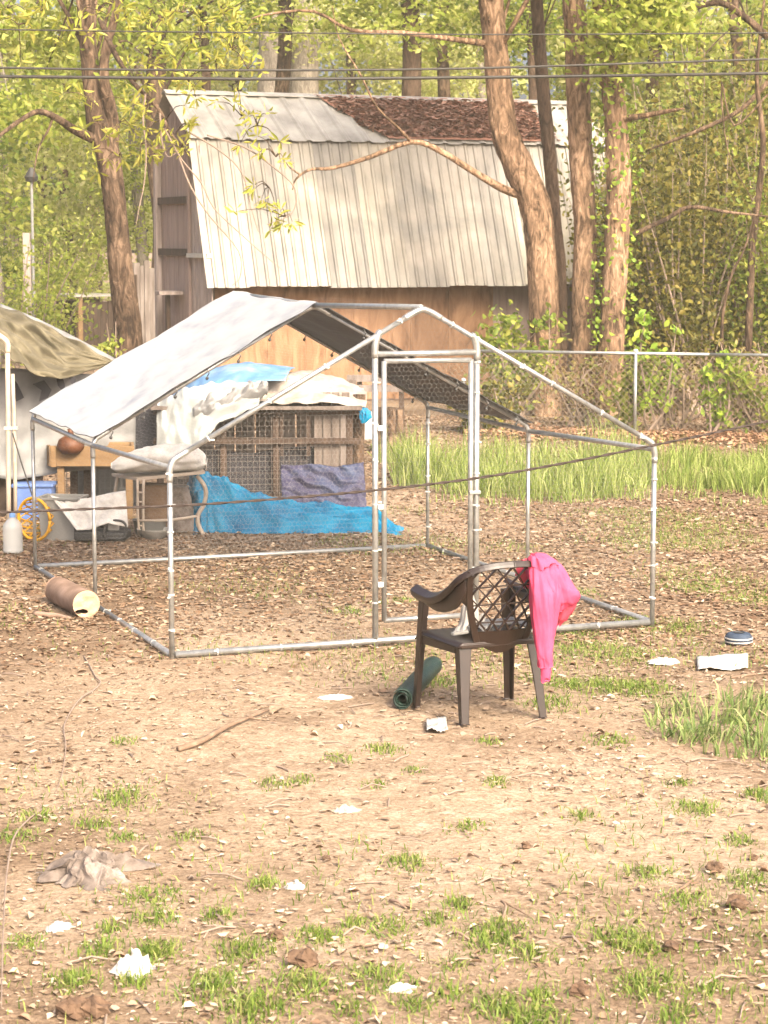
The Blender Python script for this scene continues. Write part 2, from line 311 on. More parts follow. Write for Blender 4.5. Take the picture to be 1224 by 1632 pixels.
def groundmat():
    m, nt, b = base('dirt yard')
    n1 = noise(nt, coords(nt, .55), 1, 6, .65, .4); n2 = noise(nt, coords(nt, 9), 1, 8, .7); n3 = noise(nt, coords(nt, (60, 60, 60)), 1, 4, .7)
    at = nt.nodes.new('ShaderNodeAttribute'); at.attribute_name = 'pale'
    r1 = ramp(nt, [(.36, (.115, .074, .046)), (.50, (.205, .147, .098)), (.64, (.285, .216, .152))])
    r2 = ramp(nt, [(.30, (.23, .168, .113)), (.55, (.31, .236, .168)), (.75, (.42, .336, .255))])
    nt.links.new(n1.outputs[0], r1.inputs[0]); nt.links.new(n2.outputs[0], r2.inputs[0])
    ad = nt.nodes.new('ShaderNodeMath'); ad.operation = 'MULTIPLY_ADD'; ad.inputs[1].default_value = .9; nt.links.new(n2.outputs[0], ad.inputs[0])
    sb = nt.nodes.new('ShaderNodeMath'); sb.operation = 'SUBTRACT'; sb.inputs[1].default_value = .45; nt.links.new(at.outputs['Fac'], sb.inputs[0]); nt.links.new(sb.outputs[0], ad.inputs[2])
    ad.use_clamp = True
    mx = nt.nodes.new('ShaderNodeMix'); mx.data_type = 'RGBA'; nt.links.new(ad.outputs[0], mx.inputs[0]); nt.links.new(r1.outputs[0], mx.inputs[6]); nt.links.new(r2.outputs[0], mx.inputs[7])
    n4 = noise(nt, coords(nt, 22), 1, 6, .75, .6); mxn = nt.nodes.new('ShaderNodeMath'); mxn.operation = 'MULTIPLY_ADD'; mxn.inputs[1].default_value = .5; nt.links.new(n3.outputs[0], mxn.inputs[0]); hf2 = nt.nodes.new('ShaderNodeMath'); hf2.operation = 'MULTIPLY'; hf2.inputs[1].default_value = .5; nt.links.new(n4.outputs[0], hf2.inputs[0]); nt.links.new(hf2.outputs[0], mxn.inputs[2])
    r3 = ramp(nt, [(.38, (.42, .37, .32)), (.50, (.92, .90, .88)), (.61, (1.38, 1.38, 1.38))]); nt.links.new(mxn.outputs[0], r3.inputs[0])
    mu = nt.nodes.new('ShaderNodeMix'); mu.data_type = 'RGBA'; mu.blend_type = 'MULTIPLY'; mu.inputs[0].default_value = .8
    nt.links.new(mx.outputs[2], mu.inputs[6]); nt.links.new(r3.outputs[0], mu.inputs[7]); nt.links.new(mu.outputs[2], b.inputs['Base Color'])
    b.inputs['Roughness'].default_value = .95; b.inputs['Specular IOR Level'].default_value = .1
    s = nt.nodes.new('ShaderNodeMath'); s.operation = 'MULTIPLY_ADD'; s.inputs[1].default_value = .5; nt.links.new(n3.outputs[0], s.inputs[0]); nt.links.new(n2.outputs[0], s.inputs[2])
    bumpn(nt, b, s.outputs[0], .7, .03); return m
M['ground'] = groundmat()

# ------------------------------------------------------------------ leaves and blades (numpy)
def leafarr(P, size, ratio=.5, flat=0.0, fold=.25, rg=R, down=0.0, dirs=None):
    """folded rhombic leaves at P: 4 vertices, 2 triangles each. flat=1 lies on the ground"""
    n = len(P); size = np.broadcast_to(size, n)[:, None]
    d = rg.normal(size=(n, 3)) if dirs is None else dirs + rg.normal(size=(n, 3)) * .15
    d[:, 2] = d[:, 2] * (1 - flat) - down; d /= np.linalg.norm(d, axis=1)[:, None] + 1e-9
    up = rg.normal(size=(n, 3)) * (1 - flat * .82) + np.array([0, 0, 1.0]) * (flat + .25)
    s = np.cross(d, up); s /= np.linalg.norm(s, axis=1)[:, None] + 1e-9; nn = np.cross(s, d)
    rt = (np.broadcast_to(ratio, n))[:, None]
    cu = nn * size * rg.uniform(-.22, .22, (n, 1)) * (1.0 if flat else .6); f = nn * size * fold * rg.uniform(-.4, 1, (n, 1))
    a = P - d * size * .5 + cu; c = P + d * size * .5 + cu; w1 = s * size * rt * .46; w2 = s * size * rt * .38
    p1 = P - d * size * .14; p2 = P + d * size * .2
    v = np.stack([a, p1 + w1 + f, p2 + w2 + f, c, p2 - w2 + f, p1 - w1 + f], 1).reshape(-1, 3); k = np.arange(n)[:, None] * 6
    t = np.concatenate([k + np.array(q) for q in ([0, 1, 2], [0, 2, 3], [0, 3, 4], [0, 4, 5])], 1).reshape(-1, 3)
    return v, t
def merge(*vt):
    vs, ts, n = [], [], 0
    for v, t in vt: vs.append(v); ts.append(t + n); n += len(v)
    return np.concatenate(vs), np.concatenate(ts)
def blades(P, h, w, lean, rg=R, droop=.5):
    n = len(P); a = rg.uniform(0, 2 * np.pi, n); d = np.stack([np.cos(a), np.sin(a), 0 * a], 1); s = np.stack([-np.sin(a), np.cos(a), 0 * a], 1)
    tw = rg.uniform(0, 2 * np.pi, n); s = np.stack([np.cos(tw), np.sin(tw), 0 * a], 1)
    h = np.broadcast_to(h, n)[:, None]; w = np.broadcast_to(w, n)[:, None]; ln = np.abs(rg.normal(size=(n, 1))) * lean * h
    z = np.array([0, 0, 1.0])
    m = P + z * h * .55 + d * ln * .35; t = P + z * h * (1 - droop * np.minimum(1, ln / h) * .6) + d * ln
    v = np.stack([P - s * w * .5, P + s * w * .5, m + s * w * .42, m - s * w * .42, t], 1).reshape(-1, 3); k = np.arange(n)[:, None] * 5
    f = np.concatenate([k + np.array([0, 1, 2]), k + np.array([0, 2, 3]), k + np.array([3, 2, 4])], 1).reshape(-1, 3)
    return v, f
def onground(xy, lift=.004):
    return np.column_stack([xy, gz(xy[:, 0], xy[:, 1]) + lift])

# ------------------------------------------------------------------ the ground
PALE = [(430, 1120, 1.3, .55), (560, 1180, 1.2, .38), (1050, 1320, .75, 1.0), (900, 1270, .6, .6), (400, 1300, .9, .3), (640, 1370, .7, .4), (1180, 1330, .5, .6), (640, 815, 1.2, .45), (720, 1480, .5, .35), (1000, 1235, .5, .6)]
PB = [(G(a, b), r, s) for a, b, r, s in PALE]
def paleness(x, y):
    s = np.zeros_like(np.asarray(x, float))
    for c, r, k in PB: s = s + k * np.exp(-(((x - c[0]) / (r * .8)) ** 2 + ((y - c[1]) / (r * 1.25)) ** 2))
    return np.clip(s * (.1 + 1.8 * fbm(x * 2.1, y * 2.1, 5.)), 0, 1)
ys = np.concatenate([[-200, -80, -30, -10, 0, 3], np.arange(5, 29, .11), np.arange(29, 46, .7), [50, 60, 75, 95, 130, 180, 300, 500]])
xs = np.concatenate([[-400, -200, -100, -50, -25, -14, -9, -6.5], np.arange(-5, 6.5, .11), [7.5, 9, 12, 16, 25, 50, 100, 200, 400]])
X, Y = np.meshgrid(xs, ys); Z = gz(X, Y); nx = len(xs); ny = len(ys)
ii = (np.arange(ny - 1)[:, None] * nx + np.arange(nx - 1)[None, :]).ravel()
gme = npmesh('ground', np.column_stack([X.ravel(), Y.ravel(), Z.ravel()]), np.column_stack([ii, ii + 1, ii + nx + 1, ii + nx]))
pa = gme.attributes.new('pale', 'FLOAT', 'POINT'); pa.data.foreach_set('value', paleness(X, Y).ravel().astype(np.float32))
gro = add('ground', gme, M['ground'], smooth=True); tag(gro, 'bare dirt yard with patches of dead leaves', 'ground', kind='structure')

# ------------------------------------------------------------------ trees
def clumps(n, c, rad, nclump, sig, seed, low=0.0, hollow=.0):
    rg = np.random.default_rng(seed)
    q = rg.normal(size=(nclump, 3)); q /= np.linalg.norm(q, axis=1)[:, None]; q *= (hollow + (1 - hollow) * rg.uniform(0, 1, (nclump, 1))) ** .45
    C = np.array(c) + q * np.array(rad); k = rg.integers(0, nclump, n)
    w = rg.uniform(.5, 1.4, nclump)
    return C[k] + rg.normal(size=(n, 3)) * sig * w[k][:, None] * np.array([1, 1, .6]), rg
def limbs(P, r0, targets, seed, n=6):
    """tapering limbs from the upper part of a trunk path to points in its crown"""
    g = Geo(); rg = random.Random(seed)
    for t in targets:
        a = along(P, rg.uniform(.6, .95)); t = np.array(t); mid = (a + t) / 2 + np.array([rg.uniform(-.2, .2), rg.uniform(-.2, .2), rg.uniform(.0, .35)])
        rr = r0 * rg.uniform(.09, .18); g.extend(tube([a, mid, t], [rr, rr * .6, rr * .18], n, 4))
    return g
def tree(name, label, P, rad, bark, leafm, crown, nleaf=3500, lsize=.16, group=None, seed=1, sides=14, extra=None, ratio=.5, flare=1.0, nl=7, crown_mesh=None, down=0.0):
    """trunk path P (world), radii, crown = list of (centre, radii)"""
    P = [np.array(p, float) for p in P]; b = P[0]; t = root(name, label, 'tree', (b[0], b[1], 0), 0, group)
    Pd = [P[0] - np.array([0, 0, .15])] + P
    rr = [rad[0] * 1.35 * flare] + list(rad)
    tr = add('trunk', trunkgeo(Pd, rr, 56, seed), bark, t, smooth=True)
    vt = []; lg = Geo()
    for q, (c, r) in enumerate(crown):
        pts, rg = clumps(int(nleaf / len(crown)), c, r, 26, .34 * (max(r) / 2.0) ** .5, seed * 31 + q)
        vt.append(leafarr(pts, rg.uniform(.6, 1.35, len(pts)) * lsize, ratio, 0, .25, rg, down))
        tg = [np.array(c) + np.array(r) * rg.uniform(-.7, .7, 3) for _ in range(nl)]
        lg.extend(limbs(P, rad[0], tg, seed + q))
    if lg.v: add('limbs', lg, bark, t, smooth=True)
    if vt:
        v, f = merge(*vt); v = v - np.array([b[0], b[1], 0]); add('crown', npmesh('crown', v, f), leafm, t)
    for nm, geo in (extra or []): add(nm, geo, bark, t, smooth=True)
    return t
def trunkgeo(P, rr, sides, seed, fur=.085, k=18):
    Q = smoothpath(P, k); N = len(Q); g = Geo(); L = 0; nf = 5.0
    for i, p in enumerate(Q):
        t = i / (N - 1); x = t * (len(rr) - 1); a = int(min(x, len(rr) - 2)); r = rr[a] + (rr[a + 1] - rr[a]) * (x - a)
        if i: L += np.linalg.norm(p - Q[i - 1])
        tg = unit(Q[min(i + 1, N - 1)] - Q[max(i - 1, 0)]); sd_ = unit(np.cross(tg, (0, 1, 0))); nn = np.cross(sd_, tg)
        for j in range(sides):
            th = 2 * math.pi * j / sides; cx, sy = math.cos(th), math.sin(th)
            f = 1 + .10 * mn.noise((cx * 1.1 + seed, sy * 1.1, L * .9)) + fur * (abs(mn.noise((cx * nf + seed, sy * nf, L * 3.2))) * 1.6 - .6) + fur * .5 * mn.noise((cx * 9, sy * 9 + seed, L * 7.0))
            g.v.append(tuple(p + (sd_ * cx + nn * sy) * r * f))
    for i in range(N - 1):
        for j in range(sides): q = (j + 1) % sides; g.f.append((i * sides + j, i * sides + q, (i + 1) * sides + q, (i + 1) * sides + j))
    return g
def PV(pts): return [V(*p) for p in pts]
def gp(px, Y): p = V(px, 600, Y); p[2] = float(gz(p[0], p[1])); return p

# ---- the trunks in front of the barn
YT = 29.3
P9 = [gp(872, YT), V(868, 500, YT), V(862, 400, YT), V(850, 320, YT), V(826, 265, YT), V(802, 200, YT), V(792, 100, YT), V(783, 0, YT), V(778, -160, YT), V(790, -330, YT), V(770, -520, YT)]
br = [V(832, 312, YT), V(800, 300, YT - .1), V(760, 277, YT - .3), V(700, 240, YT - .5), V(655, 226, YT - .6), V(590, 250, YT - .7), V(530, 268, YT - .8), V(495, 270, YT - .9), V(472, 285, YT - .9), V(466, 303, YT - .9)]
tw = [V(655, 226, YT - .6), V(636, 205, YT - .8), V(600, 170, YT - 1.0), V(575, 120, YT - 1.2), V(540, 60, YT - 1.3), V(530, 10, YT - 1.3)]
t2 = [V(478, 278, YT - .9), V(463, 268, YT - .95), V(455, 258, YT - 1)]
up = [V(780, 70, YT), V(720, 62, YT - .4), V(640, 52, YT - .7), V(560, 48, YT - .9), V(500, 18, YT - 1.2), V(430, 22, YT - 1.3), V(400, 30, YT - 1.3)]
tree('leaning_oak', 'stout leaning tree that bends left in front of the barn roof', P9, [.22, .205, .20, .205, .20, .18, .165, .16, .15, .13, .09], M['bark_sunlit'], M['leaf_spring'],
     [((2.2, 28.8, 8.6), (3.0, 2.5, 2.2)), ((.4, 28.0, 6.9), (2.4, 1.2, .7))], 9000, .11, seed=3, sides=22,
     extra=[('branch', tube(br, [.06, .055, .045, .04, .034, .03, .024, .018, .013, .006], 8, 3, .12, 5) + tube(tw, [.022, .018, .014, .012, .009, .005], 6, 3) + tube(t2, [.014, .009, .004], 6, 2)),
            ('branch', tube(up, [.05, .035, .03, .026, .02, .014, .008], 8, 3, .12, 6))])
P10 = [gp(893, 30.0), V(892, 450, 30), V(884, 350, 30), V(876, 250, 30), V(866, 150, 30), V(858, 40, 30), V(852, -80, 30), V(860, -300, 30)]
tree('slender_tree', 'slender dark trunk just right of the bent leaning tree', P10, [.10, .095, .092, .09, .088, .085, .08, .05], M['bark_dark'], M['leaf_mid'], [((2.3, 30.2, 6.6), (1.5, 1.4, 1.3))], 3600, .11, seed=8)
P11 = [gp(931, 29.0), V(930, 480, 29), V(932, 380, 29), V(928, 280, 29), V(922, 160, 29), V(918, 60, 29), V(912, -60, 29), V(915, -350, 29)]
tree('straight_tree', 'straight pale trunk left of the ivy-covered tree by the fence', P11, [.18, .155, .152, .155, .16, .15, .145, .09], M['bark_sunlit'], M['leaf_spring'], [((2.9, 28.6, 8.0), (2.0, 2.0, 1.6))], 4200, .11, seed=12, sides=20)
P12 = [gp(972, 28.6), V(976, 520, 28.6), V(982, 400, 28.6), V(986, 280, 28.6), V(978, 160, 28.6), V(966, 60, 28.6), V(962, -60, 28.6), V(980, -380, 28.6)]
b12 = [V(985, 190, 28.6), V(1020, 186, 28.3), V(1060, 178, 28.1), V(1090, 173, 27.9)]
t12 = tree('ridged_tree', 'rightmost thick trunk with deeply ridged bark and climbing leaves', P12, [.19, .165, .16, .155, .15, .145, .14, .09], M['bark_sunlit'], M['leaf_spring'], [((3.3, 28.0, 7.6), (2.2, 2.0, 1.5)), ((3.1, 27.7, 5.2), (.9, .5, .8))], 5600, .11, seed=15, sides=22,
     extra=[('branch', tube(b12, [.05, .04, .03, .012], 7, 3, .1, 2))])
rg = np.random.default_rng(5)
def climber(P, r, n, seed, z0, z1):
    rg = np.random.default_rng(seed); tt = rg.uniform(z0, z1, n); pts = np.array([along(P, t) for t in tt]); a = rg.uniform(0, 2 * np.pi, n)
    pts += np.stack([np.cos(a), np.sin(a), 0 * a], 1) * (r + rg.uniform(-.02, .18, n))[:, None] + rg.normal(size=(n, 3)) * .05
    return leafarr(pts, rg.uniform(.04, .095, n), .75, 0, .2, rg)
for o_, P_, r_, s_, a_, b_ in ((t12, P12, .165, 41, .0, .75),):
    v, f = climber(P_, r_, 900, s_, a_, b_); v = v - np.array(o_.location); add('ivy', npmesh('ivy', v, f), M['leaf_vine'], o_)

# ---- the left tree, with its lance-leaved hanging sprays
Y1 = 28.2
P1 = [gp(207, Y1), V(204, 520, Y1), V(194, 440, Y1), V(186, 360, Y1), V(180, 300, Y1), V(170, 240, Y1), V(156, 195, Y1), V(147, 130, Y1), V(139, 60, Y1), V(134, -20, Y1), V(125, -160, Y1), V(140, -420, Y1)]
s2 = [V(178, 250, Y1), V(180, 200, Y1), V(173, 160, Y1 - .1), V(166, 130, Y1 - .2), V(168, 80, Y1 - .2), V(185, 20, Y1 - .3), V(200, -80, Y1 - .4)]
lb = [V(158, 225, Y1), V(120, 208, Y1 - .3), V(90, 188, Y1 - .6), V(62, 178, Y1 - .8), V(35, 190, Y1 - 1), V(0, 215, Y1 - 1.2), V(-40, 240, Y1 - 1.4)]
lb2 = [V(84, 186, Y1 - .6), V(78, 205, Y1 - .7), V(62, 235, Y1 - .8), V(55, 270, Y1 - .9), V(52, 300, Y1 - 1)]
lb3 = [V(-30, 105, Y1 - 2), V(0, 88, Y1 - 1.9), V(25, 72, Y1 - 1.8), V(46, 66, Y1 - 1.7)]
lb4 = [V(160, 30, Y1 - 1.5), V(178, 75, Y1 - 1.8), V(195, 105, Y1 - 2), V(215, 135, Y1 - 2.2), V(252, 172, Y1 - 2.4), V(270, 210, Y1 - 2.5), V(300, 246, Y1 - 2.6)]
tl = tree('forked_tree', 'forked brown trunk standing left of the barn gable', P1, [.21, .175, .16, .145, .15, .15, .15, .12, .11, .105, .10, .05], M['bark'], M['leaf_spring'],
     [((-3.8, 28.3, 8.4), (2.6, 2.4, 2.0)), ((-4.2, 29.3, 5.2), (1.5, 1.0, 1.6))], 7500, .11, seed=21, sides=20,
     extra=[('stem', tube(s2, [.08, .085, .08, .07, .06, .05, .03], 10, 3, .1, 4)),
            ('branch', tube(lb, [.075, .06, .045, .036, .03, .024, .012], 8, 3, .1, 7) + tube(lb2, [.022, .016, .012, .009, .005], 6, 3)),
            ('branch', tube(lb4, [.04, .034, .03, .027, .024, .018, .008], 8, 3, .1, 9))])
def spray(base_pts, n, spread, seed, Lm=.135):
    """rosettes of lance leaves on drooping twigs"""
    rg = np.random.default_rng(seed); P = []; D = []; g = Geo()
    for b in base_pts:
        b = np.array(b)
        for k in range(n):
            e = b + rg.normal(size=3) * np.array(spread); g.extend(tube([b, (b + e) / 2 + np.array([0, 0, .06]), e], [.007, .005, .003], 4, 2))
            for q in range(7):
                d = unit(rg.normal(size=3) + unit(e - b) * .7 + np.array([0, 0, -.1])); P.append(e + d * .085); D.append(d)
    P = np.array(P); D = np.array(D); v, f = leafarr(P, rg.uniform(.6, 1.3, len(P)) * Lm, .22, 0, .12, rg, 0, D); return g, v, f
sb = [V(x, y, Y1 - d) for x, y, d in ((70, 20, 2), (110, 45, 2.4), (200, 30, 2.2), (245, 55, 2.5), (320, 60, 2.6), (370, 80, 2.8), (390, 55, 2.8), (345, 115, 2.8), (290, 20, 2.6), (395, 110, 2.9), (215, 130, 2.6), (235, 175, 2.7), (150, 165, 2.3), (165, 200, 2.3), (190, 195, 2.5), (265, 190, 2.8), (280, 215, 2.8), (290, 235, 2.8), (385, 185, 3.0), (410, 200, 3.0), (30, 40, 2.0), (10, 15, 2.0), (130, 10, 2.2), (350, 20, 2.7), (235, 100, 2.6), (300, 130, 2.8), (440, 250, 3), (455, 345, 3), (430, 300, 3), (190, 250, 2.4), (225, 230, 2.6))]
g, v, f = spray(sb, 5, (.17, .25, .13), 61)
add('twigs', g, M['bark'], tl); v = v - np.array(tl.location); add('leaf_sprays', npmesh('leaf_sprays', v, f), M['leaf_lime'], tl)
hang = Geo()
for pts in ([(232, 150), (228, 190), (233, 240), (230, 290), (222, 330), (217, 358)], [(262, 205), (290, 255), (320, 290), (340, 330), (375, 365), (420, 405), (450, 430)], [(300, 210), (350, 240), (385, 275), (400, 330), (412, 370)], [(255, 180), (258, 225), (268, 250), (285, 240)], [(330, 215), (390, 235), (430, 262), (470, 300), (465, 340), (425, 358)], [(285, 250), (305, 300), (335, 345), (380, 400), (383, 440), (370, 455)]):
    hang.extend(tube([V(x, y, Y1 - 2.9) for x, y in pts], [.011, .010, .008, .006, .004], 5, 4))
add('hanging_twigs', hang, M['twig'], tl)

# ---- the wood behind the barn
crownlib = []
for k in range(5):
    pts, rg = clumps(2500, (0, 0, 0), (1.7, 1.5, 1.7), 48, .26, 900 + k); v, f = leafarr(pts, rg.uniform(.07, .16, len(pts)), .55, 0, .25, rg)
    for mm in ('leaf_spring', 'leaf_far', 'leaf_mid', 'leaf_olive'):
        me = npmesh('crown', v, f); me.materials.append(M[mm]); crownlib.append((mm, me))
def libcrown(k, mm): return [m for n, m in crownlib if n == mm][k % 5]
def woodtree(name, label, px, Y, w, bark, mm, crowns, seed, lean=0, group=None):
    """px = where the trunk stands in view, w = trunk diameter in metres, crowns = (px, py, scale)"""
    rg = random.Random(seed); b = gp(px, Y); H = rg.uniform(13, 17)
    P = [b + np.array([lean * t * t * H * .05 + rg.uniform(-.10, .10) * (t > 0), 0, t * H]) for t in (0, .1, .2, .3, .42, .6, .8, 1)]
    t = root(name, label, 'tree', (b[0], b[1], 0), 0, group)
    add('trunk', tube(P, [w * .62, w * .52, w * .5, w * .48, w * .45, w * .36, w * .24, w * .06], 12, 4, .14, seed), bark, t, smooth=True)
    lg = Geo()
    for q, (cx, cy, sc) in enumerate(crowns):
        c = V(cx, cy, Y - rg.uniform(-.8, .8)); o = add('crown', libcrown(seed + q, mm), None, t)
        o.location = Vector(tuple(c - np.array([b[0], b[1], 0]))); o.scale = (sc, sc, sc * rg.uniform(.7, 1.0)); o.rotation_euler = (0, 0, rg.uniform(0, 6.28))
        for z in range(3):
            lg.extend(limbs(P[1:6], w * .6, [c + np.array([rg.uniform(-1, 1), rg.uniform(-1, 1), rg.uniform(-.6, .8)]) * sc], seed + z + q))
    if lg.v: add('limbs', lg, bark, t, smooth=True)
    return t
woodtree('oak_tree', 'brown trunk above the left end of the barn roof', 262, 40, .42, M['bark'], 'leaf_spring', [(300, -60, 1.2), (215, 60, .8)], 31)
woodtree('thin_tree', 'thin dark trunk just right of the trunk over the roof end', 330, 42, .20, M['bark_dark'], 'leaf_mid', [(350, -40, .9)], 32)
woodtree('pale_tree', 'left one of two pale grey trunks behind the roof ridge', 428, 52, .62, M['bark_pale'], 'leaf_far', [(420, -40, 1.3)], 33)
woodtree('pale_tree', 'right one of two pale grey trunks behind the roof ridge', 487, 55, .85, M['bark_pale'], 'leaf_far', [(520, 10, 1.3), (380, 40, 1.0)], 34, .12)
woodtree('brown_tree', 'brown trunk standing between the two pale grey trunks', 452, 44, .30, M['bark'], 'leaf_mid', [(470, -50, 1.0)], 35, -.1)
woodtree('pine_tree', 'dark straight trunk behind the middle of the brown roof patch', 649, 41, .40, M['bark_dark'], 'leaf_spring', [(600, -30, 1.1), (690, -70, 1.2)], 36)
woodtree('pine_tree', 'slim trunk right of the dark straight one behind the roof', 703, 45, .28, M['bark'], 'leaf_far', [(740, 30, .9), (720, -70, 1.1)], 37)
woodtree('wood_tree', 'trunk half hidden behind the slender dark trunk', 845, 40, .24, M['bark_dark'], 'leaf_mid', [(830, 20, .8), (880, -40, 1.0)], 38)
WL = ['slim leafy tree standing left of the lamp post', 'slim leafy tree right of the lamp post', 'slim leafy tree above the far wooden shed', 'slim leafy tree between forked trunk and barn gable', 'slim far tree left of the two pale grey trunks', 'slim far tree between the pale trunks and dark straight trunk', 'slim far tree left of the leaning tree', 'slim leafy tree behind the straight pale trunk', 'slim tree first to the right of the ridged trunk', 'slim tree second to the right of the ridged trunk', 'slim tree in the middle of the right thicket', 'slim tree at the right edge of the wood', 'slim tree at the left edge of the wood', 'slim far tree seen just left of the forked trunk']
for k, (px, Y, w, mm, cr) in enumerate([
    (20, 44, .30, 'leaf_far', [(0, 60, 1.1), (60, 180, 1.1), (10, 300, 1.0)]), (75, 50, .26, 'leaf_spring', [(90, 250, 1.2), (120, 110, 1.2), (30, 380, 1.0)]),
    (110, 47, .2, 'leaf_far', [(110, 350, 1.0), (150, 20, 1.2), (95, 420, .8)]), (225, 46, .24, 'leaf_spring', [(225, 250, .8), (240, 330, .7), (200, 130, 1.0)]),
    (375, 58, .3, 'leaf_far', [(370, 60, 1.3), (330, 120, 1.0)]), (560, 56, .28, 'leaf_far', [(560, 50, 1.4), (610, 110, 1.0)]), (760, 56, .26, 'leaf_far', [(750, 90, 1.2), (680, 100, 1.0)]),
    (905, 44, .22, 'leaf_spring', [(890, 60, 1.0), (930, 170, .9)]), (1040, 40, .26, 'leaf_far', [(1020, 40, 1.2), (1080, 130, 1.1), (1040, 220, 1.0)]), (1105, 43, .3, 'leaf_spring', [(1110, 40, 1.3), (1150, 170, 1.1), (1090, 280, 1.1)]),
    (1160, 38, .22, 'leaf_mid', [(1170, 230, 1.1), (1200, 90, 1.2), (1150, 320, 1.0)]), (1215, 45, .3, 'leaf_far', [(1230, 130, 1.3), (1200, 10, 1.3)]), (-10, 40, .24, 'leaf_mid', [(-20, 200, 1.2), (5, 430, .9)]), (155, 60, .3, 'leaf_far', [(170, 300, 1.3), (130, 420, 1.1), (60, 470, 1.0)])]):
    woodtree('woodland_tree', WL[k], px, Y, w, M['bark_pale' if k % 3 == 0 else 'bark'], mm, cr, 60 + k, group='slim trees of the wood behind the yard')
# far wood, one mass
n = 22000; rg = np.random.default_rng(77)
fy = rg.uniform(64, 92, n); fx = rg.uniform(-22, 22, n); fz = rg.uniform(0, 1, n) ** 1.1 * 14
keep = fbm(fx * .45, fz * .5 + fy * .3, 2.2, 3) > .61
v, f = leafarr(np.column_stack([fx, fy, fz])[keep], rg.uniform(.35, .75, keep.sum()), .6, 0, .2, rg)
fw = add('far_woodland', npmesh('far_woodland', v, f), M['leaf_far']); tag(fw, 'pale green mass of far woodland behind all the trunks', 'woodland', kind='stuff')

# ---- the thicket on the right: shrubs with stems and leaves
def shrub(name, label, px, Y, h, r, mm, nleaf, seed, lsize=.11, nstem=9, group=None, bark='twig', ratio=.6):
    rg = np.random.default_rng(seed); b = gp(px, Y); t = root(name, label, 'shrub', (b[0], b[1], 0), 0, group)
    g = Geo(); tips = []
    for k in range(nstem):
        a = rg.uniform(0, 6.28); q = rg.uniform(.3, 1.0) * r; e = b + np.array([math.cos(a) * q, math.sin(a) * q * .7, h * rg.uniform(.6, 1.0)])
        mid = lerp(b, e, .5) + rg.normal(size=3) * .12; g.extend(tube([b + rg.normal(size=3) * np.array([.08, .08, 0]), mid, e], [.022, .014, .004], 5, 4)); tips += [along([b, mid, e], s) for s in rg.uniform(.25, 1, 5)]
    add('stems', g, M[bark], t)
    tips = np.array(tips); k = rg.integers(0, len(tips), nleaf); P = tips[k] + rg.normal(size=(nleaf, 3)) * np.array([.2, .2, .16]) * r
    P[:, 2] = np.maximum(P[:, 2], .05); v, f = leafarr(P, rg.uniform(.6, 1.4, nleaf) * lsize, ratio, 0, .25, rg); add('leaves', npmesh('leaves', v - np.array([b[0], b[1], 0]), f), M[mm], t); return t
SL = ['tangled olive shrub in the thicket behind the fence post', 'tangled olive shrub behind the vine on the fence', 'tangled olive shrub behind the bare grey sapling', 'green shrub at the right edge close behind the fence', 'taller green shrub deep in the left part of the thicket', 'tallest green shrub deep in the middle of the thicket', 'tall yellow-green shrub deep at the right edge', 'olive shrub beside the foot of the ridged trunk']
for k, (px, Y, h, r, mm, nl, ls) in enumerate([(1040, 31, 3.4, 1.3, 'leaf_olive', 2600, .12), (1110, 30, 3.8, 1.3, 'leaf_olive', 3000, .12), (1180, 31.5, 4.2, 1.5, 'leaf_olive', 3000, .13), (1240, 30, 3.6, 1.3, 'leaf_mid', 2400, .12),
        (1075, 33, 5.2, 1.6, 'leaf_olive', 3000, .14), (1150, 34, 5.6, 1.7, 'leaf_olive', 3000, .15), (1225, 34, 5.5, 1.6, 'leaf_spring', 2600, .15), (1010, 32.5, 4.5, 1.2, 'leaf_olive', 2200, .13)]):
    shrub('thicket_shrub', SL[k], px, Y, h, r, mm, int(nl * 2.1), 300 + k, ls * .62, 20, 'shrubs of the right thicket')
shrub('fence_shrub', 'bright green bush climbing the fence beside the fence post', 1000, 26.9, .95, .45, 'leaf_mid', 700, 330, .09, 8)
shrub('brown_brush', 'dry brown brush tangled behind the fence right of its post', 1075, 27.2, 1.0, .55, 'dry', 700, 341, .06, 16)
shrub('brown_brush', 'dry brown brush behind the fence at the right edge', 1190, 27.0, 1.1, .6, 'dry', 700, 342, .06, 16)
shrub('brown_brush', 'dry brown brush behind the fence below the trunks', 920, 27.6, .9, .7, 'dry', 700, 343, .06, 16)
shrub('fence_vine', 'bright leafy vine hiding a gap in the fence rail', 1137, 26.1, 1.25, .22, 'leaf_vine', 480, 331, .09, 7)
shrub('fence_vine', 'pale green sprig poking above the fence rail right of the post', 1052, 26.5, 1.55, .26, 'leaf_vine', 260, 332, .10, 4)
shrub('fence_shrub', 'low leafy weeds along the fence foot at the right edge', 1215, 26.1, .9, .5, 'leaf_mid', 700, 333, .09, 8)
shrub('trunk_shrub', 'leafy green shoots around the foot of the leaning tree', 825, 28.6, 1.5, .55, 'leaf_mid', 900, 334, .10, 9)
shrub('fence_shrub', 'low bush at the fence foot behind the run roof', 780, 26.6, .75, .6, 'leaf_olive', 700, 335, .09, 8)
shrub('shed_shrub', 'small green bush between the far shed and forked trunk', 172, 27.2, 1.35, .22, 'leaf_spring', 380, 336, .07, 7)
shrub('roadside_bush', 'yellow-green bushy growth at the far left edge above the canvas', 45, 36, 2.6, 1.3, 'leaf_spring', 2600, 337, .08, 12)
shrub('roadside_bush', 'yellow-green growth rising behind the far wooden shed', 105, 45, 2.4, .9, 'leaf_spring', 1800, 338, .08, 10)
